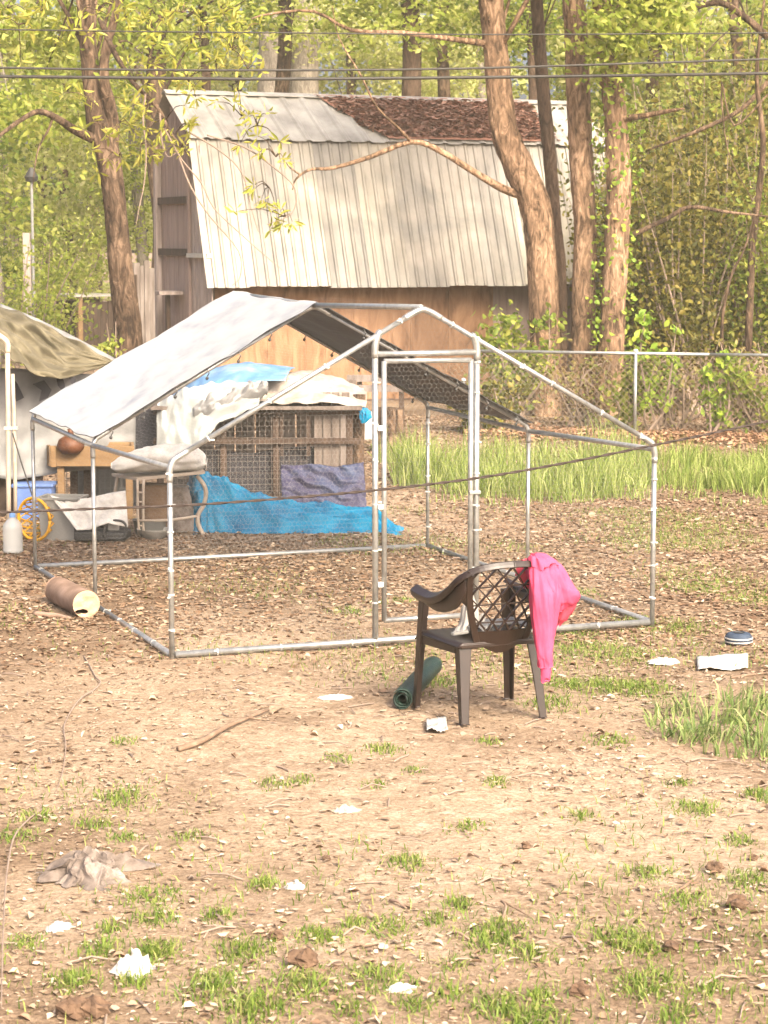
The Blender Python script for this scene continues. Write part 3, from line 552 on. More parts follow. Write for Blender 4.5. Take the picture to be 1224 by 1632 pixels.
# young saplings and dead limbs in the thicket
for nm, lb_, pts, r0 in (('sapling', 'bare grey sapling stem near the right edge behind the fence', [(1192, 560, 29.5), (1196, 460, 29.5), (1200, 380, 29.5), (1210, 300, 29.5), (1216, 220, 29.4), (1206, 120, 29.4), (1218, 0, 29.4)], .055),
        ('dead_branch', 'pale dead branch sloping up through the thicket', [(1000, 378, 29), (1060, 350, 29), (1100, 330, 29), (1160, 338, 29), (1224, 345, 29)], .035),
        ('dead_branch', 'long dark limb slanting down left from the upper right', [(1224, 130, 30), (1180, 175, 30), (1120, 205, 30), (1070, 225, 30), (1030, 240, 30)], .035),
        ('dead_branch', 'crooked bare bough at the top right corner', [(1224, 60, 28), (1190, 30, 28), (1150, 5, 28), (1110, 12, 28), (1070, 22, 28)], .05),
        ('dead_branch', 'thin curved twig hanging across the right thicket', [(1224, 150, 28.5), (1170, 200, 28.5), (1150, 130, 28.5), (1160, 240, 28.5), (1200, 320, 28.5)], .014),
        ('sapling', 'thin curved stem leaning in the right thicket', [(1150, 560, 29), (1152, 500, 29), (1165, 440, 29), (1185, 400, 29), (1200, 350, 29)], .025)):
    P = PV(pts); o = add(nm, tube(P, [r0, r0 * .9, r0 * .8, r0 * .6, r0 * .3], 7, 4, .1, 3), M['bark'], loc=P[0], smooth=True); tag(o, lb_, 'branch' if nm == 'dead_branch' else 'tree')

# ------------------------------------------------------------------ the barn
BA = math.radians(23); b0 = V(330, 458, 30.5); BO = np.array([b0[0], b0[1], 0.0])
bx, by = np.array([math.cos(BA), math.sin(BA), 0]), np.array([-math.sin(BA), math.cos(BA), 0])
def B(x, y, z): return BO + bx * x + by * y + np.array([0, 0, z])
BL = 6.75; ze = float(b0[2]); zb = float(V(303, 222, 30.5 + .76 * .92)[2]); zr = float(V(265, 148, 30.5 + 1.9 * .92)[2])
barn = root('barn', 'weathered barn with gambrel tin roof behind the trees', 'barn', BO, BA)
def LB(x, y, z): return (x, y, z)
rs = root('roof', None, None, BO, BA); rs.parent = barn; rs.location = (0, 0, 0); rs.rotation_euler = (0, 0, 0)
def sheetgeo(w, p0, p1, nr, rib=.015, seed=0, wave=.0):
    """ribbed roof sheet: w along the barn, from p0 (y,z) up to p1"""
    p0 = np.array(p0); p1 = np.array(p1); d = p1 - p0; nrm = unit([-d[1], d[0]]) * (1 if d[0] >= 0 else -1); rg = random.Random(seed)
    prof = []
    for k in range(nr):
        x = w * k / nr; q = w / nr; prof += [(x, 0), (x + q * .62, 0), (x + q * .72, rib), (x + q * .88, rib)]
    prof.append((w, 0)); g = Geo(); ns = 6
    for j in range(ns + 1):
        t = j / ns; s = wave * math.sin(t * 3.1 + seed) * .5
        for x, h in prof:
            c = p0 + d * t + nrm * (h + s + .004 * math.sin(x * 9 + seed)); g.v.append((x, c[0], c[1]))
    m = len(prof)
    for j in range(ns):
        for i in range(m - 1): a = j * m + i; g.f.append((a, a + 1, a + m + 1, a + m))
    return g
sw = BL / 11
for k in range(11):
    dz = rnd.uniform(-.025, .02); dy = rnd.uniform(-.015, .015)
    o = add('roof_sheet', sheetgeo(sw + .012, (dy, ze + dz), (.77, zb + .015), 4, seed=k, wave=.01).map(lambda p: p + np.array([k * sw, 0.004 * (k % 2), 0])), M['roof_low'], rs, local=True, solid=.004)
for k in range(11):
    dz = rnd.uniform(-.012, .012)
    add('roof_sheet', sheetgeo(sw + .012, (.70, zb - .005 + dz), (1.9, zr), 2, .022, seed=k + 40).map(lambda p: p + np.array([k * sw, 0, .004 * (k % 2) + .012])), M['roof_top'], rs, local=True, solid=.004)
    add('roof_sheet', sheetgeo(sw + .012, (2.85, zb), (1.9, zr), 2, .016, seed=k + 80).map(lambda p: p + np.array([k * sw, 0, .004 * (k % 2) + .012])), M['roof_top'], rs, local=True, solid=.004)
add('ridge_cap', sweep([(0, 1.9, zr + .03), (BL, 1.9, zr + .03)], [(-.12, -.035), (0, .02), (.12, -.035), (.12, -.045), (0, .008), (-.12, -.045)]), M['roof_top'], rs, local=True)
# walls under the roof
fw_ = add('front_wall', box((BL / 2 + .05, .62, ze / 2 + .15), (BL - .5, .06, ze + .3)), M['wood_dark'], barn, local=True)
xw = .3; k = 0
while xw < BL - .45:
    w_ = rnd.uniform(.20, .34); add('wall_board', box((xw + w_ / 2, .575 - rnd.uniform(0, .006), .15 + ze / 2 + rnd.uniform(-.01, .01)), (w_ - .003, .02, ze + .25)), M['plywood'] if xw < 4.5 else M['wood_dark'], fw_, local=True); xw += w_; k += 1
gw = add('gable_wall', Geo([(.17, .6, 0), (.17, 2.62, 0), (.17, 2.62, zb - .1), (.17, 1.9, zr - .12), (.17, .78, zb - .08), (.17, .55, ze + .7)], [(5, 4, 3, 2, 1, 0)]), M['wood_dark'], barn, local=True, solid=.03)
def gtop(y): return zb - .1 + (zr - zb) * min(1, max(0, (y - .7) / 1.2)) if y < 1.9 else zb - .1 + (zr - zb) * max(0, (2.75 - y) / .85)
y = .18; k = 0
while y < 2.5:
    w_ = rnd.uniform(.13, .19); top = gtop(y + w_ / 2) if y > .6 else ze + (zb - ze) * (y / .76) - .12
    front = y < 1.05
    add('plank', box((.14 - (0 if front else -.02) - .003 * (k % 3), y + w_ / 2, top / 2), (.022, w_ - .006, top)), M['wood_grey'] if front else M['wood_dark'], gw, local=True); y += w_; k += 1
zt = lambda py: float(V(300, py, 31.5)[2])
add('corner_post', box((.09, 2.56, (zb - .25) / 2), (.09, .10, zb - .25)), M['wood_grey'], gw, local=True)
add('trim_board', box((.095, 1.08, (zb) / 2), (.04, .07, zb)), M['wood_dark'], gw, local=True)
for py, y0, y1, mm in ((318, 1.1, 2.5, 'wood_post'), (402, 1.1, 2.5, 'wood_post')): add('trim_board', box((.10, (y0 + y1) / 2, zt(py)), (.05, y1 - y0, .10)), M[mm], gw, local=True)
add('drip_board', box((.085, .58, zt(407)), (.09, .92, .06)), M['enamel'], gw, local=True)
add('back_wall', box((BL / 2, 2.66, (zb - .2) / 2), (BL - .4, .05, zb - .2)), M['wood_dark'], barn, local=True)
add('right_wall', Geo([(BL - .2, .6, 0), (BL - .2, 2.62, 0), (BL - .2, 2.62, zb - .1), (BL - .2, 1.9, zr - .12), (BL - .2, .78, zb - .1)], [(0, 1, 2, 3, 4)]), M['wood_dark'], barn, local=True, solid=.03)
add('shelf', box((-.05, 1.75, zt(468)), (.36, .55, .05)), M['wood_grey'], barn, local=True); add('shelf_bracket', box((-.02, 1.75, zt(468) - .35), (.06, .07, .66)), M['wood_post'], barn, local=True)
# dead leaves banked on the upper roof
n = 7000; rg = np.random.default_rng(71); lx = rg.uniform(2.0, BL - .9, n); lt = rg.uniform(.06, .92, n)
kp = (lx > 2.25 + (1 - lt) * .75 + (fbm(lx * 3, lt * 4, 1.) - .5) * .5); lx, lt = lx[kp], lt[kp]
P = np.stack([B(a, .70 + 1.2 * t, zb + (zr - zb) * t + .05 + q) for a, t, q in zip(lx, lt, rg.uniform(0, .018, len(lx)))])
v, f = leafarr(P, rg.uniform(.05, .12, len(P)), .7, .9, .15, rg); lo = add('fallen_leaves', npmesh('fallen_leaves', v, f), M['roof_leaves']); tag(lo, 'bank of red-brown fallen leaves on the upper barn roof', 'leaves', kind='stuff')
mat_b = surf(lambda u, t: B(2.3 + (1 - t) * .75 + (BL - 3.3 - (1 - t) * .75) * u, .72 + 1.14 * t, zb + (zr - zb) * (t * .95 + .02) + .055 + .012 * nz(u * 30, t * 6)), 40, 8)
add('leaf_mould', mat_b, surface('matted leaf mould', [(.15, .068, .044), (.22, .108, .074), (.28, .15, .108)], 9, .95, .6, .02), barn)

# plank lean-to, far shed, lamp post on the left
def plankwall(name, label, cat, p0, p1, h, mm, seed, wmin=.11, wmax=.18, roof=None):
    rg = random.Random(seed); p0 = np.array(p0); p1 = np.array(p1); d = p1 - p0; Lg = np.linalg.norm(d); rz = math.atan2(d[1], d[0]); t = root(name, label, cat, (p0[0], p0[1], 0), rz)
    x = 0
    while x < Lg:
        w = rg.uniform(wmin, wmax); hh = h * rg.uniform(.94, 1.02); add('plank', box((x + w / 2, rg.uniform(-.006, .006), hh / 2), (w - .008, .025, hh)), M[mm], t, local=True); x += w
    for z in (.3, .82): add('rail', box((Lg / 2, .04, h * z), (Lg, .045, .09)), M['wood_post'], t, local=True)
    return t, Lg
a = gp(206, 31.2); c = gp(242, 31.5); lt_, Lg = plankwall('plank_gate', 'pale flaking plank gate between the forked trunk and barn', 'gate', a, c, 2.02, 'wood_pale', 5, .07, .12)
add('gap_shade_strip', box((.13, -.02, 1.0), (.04, .012, 1.7)), M['wood_post'], lt_, local=True)  # solid dark strip stands in for the shade of a gap
a = gp(128, 41); c = gp(192, 41.5); sh, Lg = plankwall('far_shed', 'small dark wooden shed with tin roof far behind on the left', 'shed', a, c, 1.25, 'wood_post', 6)
add('shed_roof', box((Lg / 2 - .05, .5, 1.32), (Lg + .25, 1.3, .04)), M['roof_top'], sh, local=True); add('shed_post', box((-.03, -.06, .65), (.09, .09, 1.3)), M['wood_tan'], sh, local=True); add('shed_back', box((Lg / 2, .95, .62), (Lg, .04, 1.2)), M['wood_dark'], sh, local=True); add('shed_side', box((.02, .5, .62), (.03, .9, 1.2)), M['wood_post'], sh, local=True)
p = gp(47, 38); lp = root('lamp_post', 'grey post with a small lamp at far left', 'post', p); zl = float(V(47, 372, 38)[2])
add('post', box((0, 0, zl / 2), (.13, .13, zl)), M['wood_grey'], lp, local=True, bevel=.01); add('conduit', tube([(.10, 0, 0), (.10, 0, zl * .7), (.10, 0, zl + .9)], .025, 8), M['wire'], lp, local=True); add('lamp_head', lathe([(0, 0), (.10, .03), (.12, .10), (.06, .2), (.03, .26), (0, .26)], 14, (.1, 0, zl + .85)), M['black'], lp, local=True)

# ------------------------------------------------------------------ chain-link fence
FA, FB = gp(738, 26.9), gp(1320, 25.6); fz0 = float(V(1013, 563, 26.3)[2])
fence = root('chain_link_fence', 'low chain-link fence with white top rail along the thicket', 'fence', (FA[0], FA[1], 0), math.atan2(FB[1] - FA[1], FB[0] - FA[0])); FL = float(np.linalg.norm((FB - FA)[:2]))
def fx(px):                            # position along the fence under a photo column
    best = min(np.linspace(0, 1, 800), key=lambda t: abs(612 + F * (FA + (FB - FA) * t)[0] / ((FA + (FB - FA) * t)[1] * 1.0) - px)); return best * FL
for px in (739, 1013, 1290): hf_ = fz0 + .02 if px > 800 else .62; add('fence_post', tube([(fx(px), 0, -.1), (fx(px), 0, hf_)], .022, 10), M['steel'], fence, local=True, smooth=True); add('post_cap', lathe([(.030, 0), (.030, .015), (.02, .03), (0, .035)], 12, (fx(px), 0, hf_)), M['enamel'], fence, local=True)
xj = fx(1130)
for a, c in ((0, xj), (xj + .001, FL)): add('top_rail', tube([(a, 0, fz0), (c, 0, fz0 + (.004 if a else 0))], .020, 10), M['steel'], fence, local=True, smooth=True)
g = Geo(); x = -fz0
while x < FL:
    for s in (1, -1):
        a, c = ((x, 0, .02), (x + fz0 - .03, 0, fz0 - .01)) if s > 0 else ((x + fz0 - .03, .004, .02), (x, .004, fz0 - .01))
        g.extend(sweep([a, c], rect(.0055, .004)))
    x += .082
add('link_mesh', g, surface('rusty link wire', [(.11, .078, .048), (.18, .135, .09)], 5, .7, 0), fence, local=True)['kind'] = 'stuff'

# ------------------------------------------------------------------ utility lines and the rope
for lb_, P, r in (('thin highest utility wire crossing above the barn', [(-60, 46, 24), (200, 50, 24), (420, 52, 24), (800, 55, 24.5), (1290, 52, 25)], .008),
                  ('middle utility cable crossing the trees', [(-60, 107, 24), (200, 111, 24), (420, 112, 24), (700, 110, 24.5), (950, 103, 25), (1290, 92, 25.5)], .013),
                  ('lowest thick utility cable crossing above the barn ridge', [(-60, 121, 24.3), (200, 124, 24.3), (420, 126, 24.3), (700, 124, 24.8), (950, 121, 25.2), (1290, 116, 25.8)], .018)):
    o = add('utility_wire', tube([V(*q) for q in P], r, 7, 5), M['cable'], loc=V(*P[0]), smooth=True); tag(o, lb_, 'wire', 'utility wires overhead')
P = smoothpath([V(-30, 818, 11.2), V(120, 812, 11.2), V(300, 805, 11.2), V(480, 792, 11.2), V(620, 779, 11.25), V(760, 762, 11.3), V(900, 738, 11.35), V(1050, 708, 11.4), V(1170, 683, 11.45), V(1270, 661, 11.5)], 22)
g = Geo()
for ph in (0, math.pi):
    g.extend(tube([p + np.array([0, .0036 * math.cos(i * .85 + ph), .0036 * math.sin(i * .85 + ph)]) for i, p in enumerate(P)], .0046, 6))
o = add('twisted_rope', g, M['rope'], loc=P[0], smooth=True); tag(o, 'dark twisted rope strung across in front of the run', 'rope')

# ------------------------------------------------------------------ the poultry run
CW, CD, CE, CA_ = 3.0, 3.608, 1.099, 1.932; CY = .3659; CO = np.array([-1.180, 12.03, 0.0])
run = root('poultry_run', 'walk-in poultry run of galvanised pipe with half tarp roof', 'animal pen', CO, CY)
cc, ss = math.cos(CY), math.sin(CY)
def onfront(px, py, y=0.0):             # run coordinates of a photo pixel on the plane y of the run
    d = ray(px, py); o = np.array([0, 0, HC]) - CO; ol = np.array([cc * o[0] + ss * o[1], -ss * o[0] + cc * o[1], o[2]]); dl = np.array([cc * d[0] + ss * d[1], -ss * d[0] + cc * d[1], d[2]])
    t = (y - ol[1]) / dl[1]; return ol + dl * t
fr = {0: (CE, CA_, 0), 1: (CE - .032, CA_ - .035, -.02), 2: (CE, CA_, 0)}; Yf = [0, CD / 2, CD]
EL = [np.array([0, Yf[k], fr[k][0]]) for k in range(3)]; ER = [np.array([CW, Yf[k], fr[k][0]]) for k in range(3)]; AP = [np.array([CW / 2 - (.03 if k == 1 else 0), Yf[k], fr[k][1]]) for k in range(3)]
pr = [.0152, .0132, .0128]
def pipe(name, a, c, r, m='steel'): return add(name, tube([a, c], r, 12), M[m], run, local=True, smooth=True)
for k in range(3):
    r = pr[k]
    for E, x in ((EL, 0), (ER, CW)):
        pipe('post', (x, Yf[k], -.05), (x, Yf[k], E[k][2] - .08), r)
        d = unit(AP[k] - E[k]); e0, e1 = E[k] - np.array([0, 0, .11]), E[k] + d * .12
        add('elbow', tube([e0, E[k] - np.array([0, 0, .05]), E[k] + d * .02 + np.array([0, 0, -.006]), E[k] + d * .06, e1], r * 1.2, 12, 4), M['steel'], run, local=True, smooth=True)
        pipe('rafter', E[k] + d * .1, AP[k] - d * .1, r)
    dl, dr = unit(EL[k] - AP[k]), unit(ER[k] - AP[k])
    add('apex_elbow', tube([AP[k] + dl * .13, AP[k] + dl * .06, AP[k] - np.array([0, 0, .012]), AP[k] + dr * .06, AP[k] + dr * .13], r * 1.2, 12, 4), M['steel'], run, local=True, smooth=True)
zb0 = .022
for j in (0, 1):
    for x, E in ((0, EL), (CW, ER)):
        pipe('eave_rail', E[j] + np.array([0, .03, -.03]), E[j + 1] + np.array([0, -.02, -.03]), .016)
        pipe('base_rail', (x, Yf[j] + .02, zb0), (x, Yf[j + 1] - .02, zb0), .017)
    pipe('ridge_pipe', AP[j] + np.array([0, .02, 0]), AP[j + 1] - np.array([0, .02, 0]), .017)
pipe('base_rail', (.02, CD, zb0), (CW - .02, CD, zb0), .017)
dx0, dx1 = float(onfront(598, 800)[0]), float(onfront(759, 800)[0]); zh = float(onfront(680, 563)[2]); zr0 = float(onfront(598, 545)[2])
pipe('base_rail', (.02, 0, zb0), (CW - .02, 0, zb0), .0185)
for x, s in ((dx0, 1), (dx1, -1)):
    zt_ = CE + (CA_ - CE) * (x if x < CW / 2 else CW - x) / (CW / 2)
    pipe('door_post', (x, 0, -.05), (x, 0, zt_ - .05), .0175); add('door_elbow', tube([(x, 0, zt_ - .12), (x, 0, zt_ - .05), (x + s * .02, 0, zt_ + .012), (x + s * .035, 0, zt_ + .022)], .021, 10, 3), M['steel'], run, local=True, smooth=True)
pipe('door_header', (dx0, 0, zh), (dx1, 0, zh), .0165)
d0, d1 = dx0 + .05, dx1 - .042; zd = float(onfront(680, 574)[2]); zd0 = .14
door = add('door', tube([(d0, -.012, zd0), (d0, -.012, zd)], .0155, 10) + tube([(d1, -.012, zd0), (d1, -.012, zd)], .0155, 10) + tube([(d0, -.012, zd), (d1, -.012, zd - .004)], .015, 10) + tube([(d0, -.012, zd0), (d1, -.012, zd0)], .015, 10), M['steel'], run, local=True, smooth=True)
for z in (.35, .8, 1.25): add('hinge', box((dx0 + .026, -.012, z), (.034, .03, .03)), M['tie'], door, local=True, bevel=.004)
add('latch', box((dx1 - .02, -.02, .86), (.07, .03, .02)), M['steel'], door, local=True, bevel=.003)
g = Geo(); rr = random.Random(3)
def ties(a, c, n):
    a, c = np.array(a), np.array(c)
    for k in range(n):
        p = lerp(a, c, (k + rr.uniform(.25, .75)) / n); t = unit(c - a); g.extend(tube([p - t * .004, p + t * .004], .0195, 8)); g.extend(box(p + np.array([rr.uniform(-.022, .022), -.02, rr.uniform(-.012, .015)]), (.022, .008, .009), rr.uniform(-1, 1)))
ties((0, 0, .1), EL[0], 6); ties((CW, 0, .1), ER[0], 6); ties((dx0, 0, .1), (dx0, 0, 1.7), 6); ties((dx1, 0, .1), (dx1, 0, 1.7), 8); ties(AP[0], ER[0], 6); ties(EL[0], AP[0], 4); ties((.1, 0, zb0), (CW - .1, 0, zb0), 7); ties((0, .1, zb0), (0, CD, zb0), 8); ties((CW, .1, zb0), (CW, CD, zb0), 6); ties((CW, CD, .1), ER[2], 5)
add('wire_ties', g, M['tie'], run, local=True)['kind'] = 'stuff'
def hexwire(poly, O, ex, ey, a=.0165, w=.0005):
    """hexagonal netting clipped to a convex polygon in the plane O + x ex + y ey"""
    O, ex, ey = np.array(O, float), unit(ex), unit(ey); poly = np.array(poly, float); lo, hi = poly.min(0), poly.max(0)
    jn = int((hi[1] - lo[1]) / (1.5 * a)) + 2; inn = int((hi[0] - lo[0]) / (1.732 * a)) + 2
    J, I = np.meshgrid(np.arange(jn), np.arange(-1, inn), indexing='ij'); px = lo[0] + I * 1.732 * a + (J % 2) * .866 * a; py = lo[1] + J * 1.5 * a
    p = np.column_stack([px.ravel(), py.ravel()]); A, Bq = [], []
    for d in ((0, a), (.866 * a, -a / 2), (-.866 * a, -a / 2)): A.append(p); Bq.append(p + np.array(d))
    A, Bq = np.concatenate(A), np.concatenate(Bq); mid = (A + Bq) / 2; ok = np.ones(len(A), bool); c = poly.mean(0)
    for k in range(len(poly)):
        u, vv = poly[k], poly[(k + 1) % len(poly)]; nn = np.array([-(vv - u)[1], (vv - u)[0]]); nn = nn * np.sign(nn @ (c - u)); ok &= ((mid - u) @ nn) > 0
    A, Bq = A[ok], Bq[ok]; t = Bq - A; t /= np.linalg.norm(t, axis=1)[:, None]; s = np.column_stack([-t[:, 1], t[:, 0]]) * w / 2
    q = np.stack([A - s, A + s, Bq + s, Bq - s], 1).reshape(-1, 2); v3 = O + q[:, :1] * ex + q[:, 1:] * ey
    v3 += np.cross(ex, ey) * (.012 * (vn(q[:, 0] * 2.3, q[:, 1] * 2.3, 1.7) - .5))[:, None]
    return v3, np.arange(len(q)).reshape(-1, 4)
def netting(poly, O, ex, ey):
    v, f = hexwire(poly, O, ex, ey); o = add('wire_netting', npmesh('wire_netting', v, f), M['wire'], run); o['kind'] = 'stuff'
hx = lambda x: CE + (CA_ - CE) * (x if x < CW / 2 else CW - x) / (CW / 2)
netting([(0, 0), (dx0, 0), (dx0, hx(dx0)), (0, CE)], (0, -.018, 0), (1, 0, 0), (0, 0, 1))
netting([(dx1, 0), (CW, 0), (CW, CE), (dx1, hx(dx1))], (0, -.018, 0), (1, 0, 0), (0, 0, 1))
netting([(d0, zd0), (d1, zd0), (d1, zd), (d0, zd)], (0, -.03, 0), (1, 0, 0), (0, 0, 1))
netting([(dx0, zh), (dx1, zh), (dx1, hx(dx1)), (CW / 2, CA_), (dx0, hx(dx0))], (0, -.018, 0), (1, 0, 0), (0, 0, 1))
netting([(0, 0), (CW, 0), (CW, CE), (CW / 2, CA_), (0, CE)], (0, CD + .018, 0), (1, 0, 0), (0, 0, 1))
for x in (-.018, CW + .018): netting([(0, 0), (CD, 0), (CD, CE), (0, CE)], (x, 0, 0), (0, 1, 0), (0, 0, 1))
sl = math.hypot(CW / 2, CA_ - CE)
for E, sx in ((EL, 1), (ER, -1)): netting([(0, 0), (CD / 2, 0), (CD / 2, sl), (0, sl)], E[0] + np.array([0, 0, .02]), (0, 1, 0), AP[0] - E[0])
def tarpfn(off, wr):
    def fn(u, v):                       # u along the run, v across over the ridge
        y = CD / 2 - .06 + (CD / 2 + .12) * u; k = 1 + u
        el, er, ap = lerp(EL[1], EL[2], u), lerp(ER[1], ER[2], u), lerp(AP[1], AP[2], u)
        if v < .5: p = lerp(el + (el - ap) * .008, ap, v * 2)
        else: p = lerp(ap, er + (er - ap) * .008, (v - .5) * 2)
        p = p.copy(); p[1] = y; s = abs(v - .5) * 2
        sag = -.03 * math.sin(math.pi * u) * math.sin(math.pi * min(1, abs(v - .5) * 2)) - .008 * math.sin(math.pi * u)
        w = .016 * nz(u * 2.5 + 3, v * 14 + u * 3, wr) + .012 * ridge(u * 2.2 + v * 9, v * 12 - u * 5, 4.) * s + .006 * nz(u * 9, v * 40, 2.)
        p[2] += .024 + off + sag + w; return p
    return fn
add('canopy', surf(tarpfn(0, 0), 30, 90), M['tarp_white'], run, local=True, smooth=True); can = add('canopy_underside', surf(tarpfn(-.005, 0), 30, 90), M['tarp_under'], run, local=True, smooth=True)  # second, darker sheet just below the canopy
g = Geo()
for v_ in np.linspace(.04, .96, 14):
    if abs(v_ - .5) < .05: continue
    for u_ in (0.01, .99):
        p = tarpfn(-.01, 0)(u_, v_); g.extend(tube([p, p + np.array([.012, -.01, -.025]), p + np.array([0, 0, -.05])], .004, 5)); g.extend(lathe([(0, -.012), (.009, -.006), (.0115, .002), (.008, .01), (0, .012)], 8, tuple(p + np.array([0, 0, -.06]))))
add('ball_bungees', g, M['black'], run, local=True)['kind'] = 'stuff'

# ------------------------------------------------------------------ the brown chair
fl, rl, rr_, frr = GG(671, 1130), GG(740, 1152), GG(851, 1140), GG(808, 1113)
cxy = (fl + rl + rr_ + frr) / 4; rm = (rl + rr_) / 2; fm = (fl + frr) / 2; dv = fm - rm; CR = math.atan2(dv[1], dv[0]) - math.pi / 2
chair = root('plastic_armchair', 'brown plastic armchair with lattice back standing before the run', 'chair', (cxy[0], cxy[1], 0), CR)
def toL(p): q = inv(chair) @ Vector(tuple(p)); return np.array(q)
FLl, FRl, RLl, RRl = [toL(p) for p in (fl, frr, rl, rr_)]
# local: +y is the way the chair faces, x to its right; regularise the feet
wf, wr = .255, .215; yf, yr = .195, -.205; zs = .385
def leg(x, y, xt, yt, ht, sx, sy, fl_=1.0, name='leg', wt=.085):
    """angle-section tapering leg: two flanges"""
    a = np.array([x, y, 0.0]); t = np.array([xt, yt, ht])
    def sec(i, s):
        w = .040 + (wt - .040) * s ** 1.3; d = .036 + .025 * s; th = .010
        return [(0, 0), (sx * w, 0), (sx * w, sy * th), (sx * th, sy * th), (sx * th, sy * d), (0, sy * d)]
    g = Geo(); n = 9
    for i in range(n):
        s = i / (n - 1); p = lerp(a, t, s); g.v += [(p[0] + q[0], p[1] + q[1], p[2]) for q in sec(i, s)]
    m = 6
    for i in range(n - 1):
        for j in range(m): k = (j + 1) % m; g.f.append((i * m + j, i * m + k, (i + 1) * m + k, (i + 1) * m + j))
    g.f.append(tuple(range(m))); g.f.append(tuple(range((n - 1) * m, n * m))); return add(name, g, M['chair'], chair, local=True, bevel=.004)
leg(-wf - .02, yf + .03, -wf + .0, yf, zs + .19, 1, -1, wt=.06); leg(wf + .02, yf + .03, wf, yf, zs + .19, -1, -1, wt=.06)
leg(-wr - .015, yr - .05, -wr + .0, yr + .015, zs + .0, 1, 1, wt=.068); leg(wr + .015, yr - .05, wr, yr + .015, zs + .0, -1, 1, wt=.068)
def seatfn(u, v):
    x = (u - .5) * 2; w = wr + .012 + (wf - wr - .004) * v; y = yr - .005 + (yf - yr + .03) * v
    z = zs + .015 * v - .018 * (1 - x * x) * (1 - (2 * v - 1) ** 2) - (.035 * max(0, v - .88) / .12) - (.02 * max(0, abs(x) - .9) / .1); return np.array([x * w, y, z])
add('seat', surf(seatfn, 20, 20), M['chair'], chair, local=True, smooth=True, solid=.009)
ap_ = []
for s in (-1, 1): add('apron', bar((s * (wf - .005), yf - .02, zs - .03), (s * (wr + .0), yr + .05, zs - .028), .012, .05), M['chair'], chair, local=True, bevel=.004)
add('apron', bar((-wf + .02, yf + .018, zs - .03), (wf - .02, yf + .018, zs - .03), .012, .065), M['chair'], chair, local=True, bevel=.004); add('apron', bar((-wr, yr + .0, zs - .012), (wr, yr + .0, zs - .012), .012, .022), M['chair'], chair, local=True, bevel=.004)
zt2 = .775; zbk = zs + .0
def bw(v): return .128 + .072 * math.sin(min(1, v * 1.15) * math.pi / 2)
def back(u, v):                         # u -1..1, v 0..1
    x = u * bw(v); y = yr + .005 - .085 * v - .045 * (1 - u * u) * (.35 + .65 * v); return np.array([x, y, zbk + (zt2 - zbk) * v * (1 - .055 * u * u * v)])
bk = add('backrest', sweep([back(-1, v) for v in np.linspace(0, 1, 14)], rect(.034, .016), (0, 1, 0)) + sweep([back(1, v) for v in np.linspace(0, 1, 14)], rect(.034, .016), (0, 1, 0)) + surf(lambda u, v: back(-1 + 2 * u, .005 + .14 * v - .15 * (1 - (2 * u - 1) ** 2) * (1 - v)), 14, 4) + surf(lambda u, v: back(-1 + 2 * u, .005 + .14 * v - .15 * (1 - (2 * u - 1) ** 2) * (1 - v)) + np.array([0, .012, 0]), 14, 4), M['chair'], chair, local=True, bevel=.003)
g = Geo(); nd = 10; NJ = 8
for k in range(nd):
    for ph in (k % 2,):
        pts = []
        for j in range(NJ):
            v = .15 + .82 * j / (NJ - 1); q = (j + ph) % 2; u = -1 + 2 * (k + .5 + (.47 if q else -.47)) / nd; pts.append(back(max(-.98, min(.98, u)), v))
        g.extend(sweep(pts, rect(.0085, .010), (0, 1, 0)))
for j in range(1, NJ, 2): v = .15 + .82 * j / (NJ - 1); g.extend(sweep([back(u, v) for u in np.linspace(-.98, .98, 9)], rect(.0065, .007), (0, 1, 0)))
add('lattice', g, M['chair'], bk, local=True)
# the rim that runs over the back and down into both arms
za = .60
arm_pts = lambda s: [back(0, 1.0) * np.array([1, 1, 1]) + np.array([0, -.004, .012]), back(s * .5, 1.0) + np.array([0, -.004, .012]), back(s * .92, .985) + np.array([0, -.002, .010]), np.array([s * (.245), yr - .035, .715]), np.array([s * .262, yr + .04, .655]), np.array([s * .268, yr + .13, .612]), np.array([s * .27, yr + .23, .590]), np.array([s * .268, yf - .02, .595]), np.array([s * .262, yf + .035, .602])]
for s in (-1, 1):
    Q = smoothpath(arm_pts(s), 4)
    def sec(i, t):
        w = .03 + .032 * min(1, max(0, (t - .25) / .3)); return [(-w / 2, -.008), (-w / 2 - .004, -.022), (-w / 2 + .004, -.022), (-w / 2 + .008, -.001), (w / 2 - .008, -.001), (w / 2 - .004, -.022), (w / 2 + .004, -.022), (w / 2, -.008), (w / 2 - .01, .008), (-w / 2 + .01, .008)]
    add('arm', sweep(Q, sec), M['chair'], chair, local=True, bevel=.003, smooth=False)
    def skirt(u, v):
        p = along(Q[10:], u); q = back(s * 1.0, .78 - .2 * v) if u < .001 else None; dep = .13 * (1 - u) ** 1.2 * math.sin(min(1, u * 5 + .25) * math.pi / 2) + .012
        return p + np.array([-s * .012, -.0, -.012 - dep * v])
    add('arm_side', surf(skirt, 20, 4), M['chair'], bk, local=True, solid=.010, smooth=True)
    add('back_wing', surf(lambda u, v: lerp(back(s, .45 + .5 * v), along(Q[8:13], v * -1 + 1) + np.array([-s * .008, 0, -.02 - .09 * (1 - v)]), u), 6, 6), M['chair'], bk, local=True, solid=.010, smooth=True)
Mc = np.array(MW[chair.name])
def CH(p): return Mc[:3, :3] @ np.array(p, float) + Mc[:3, 3]

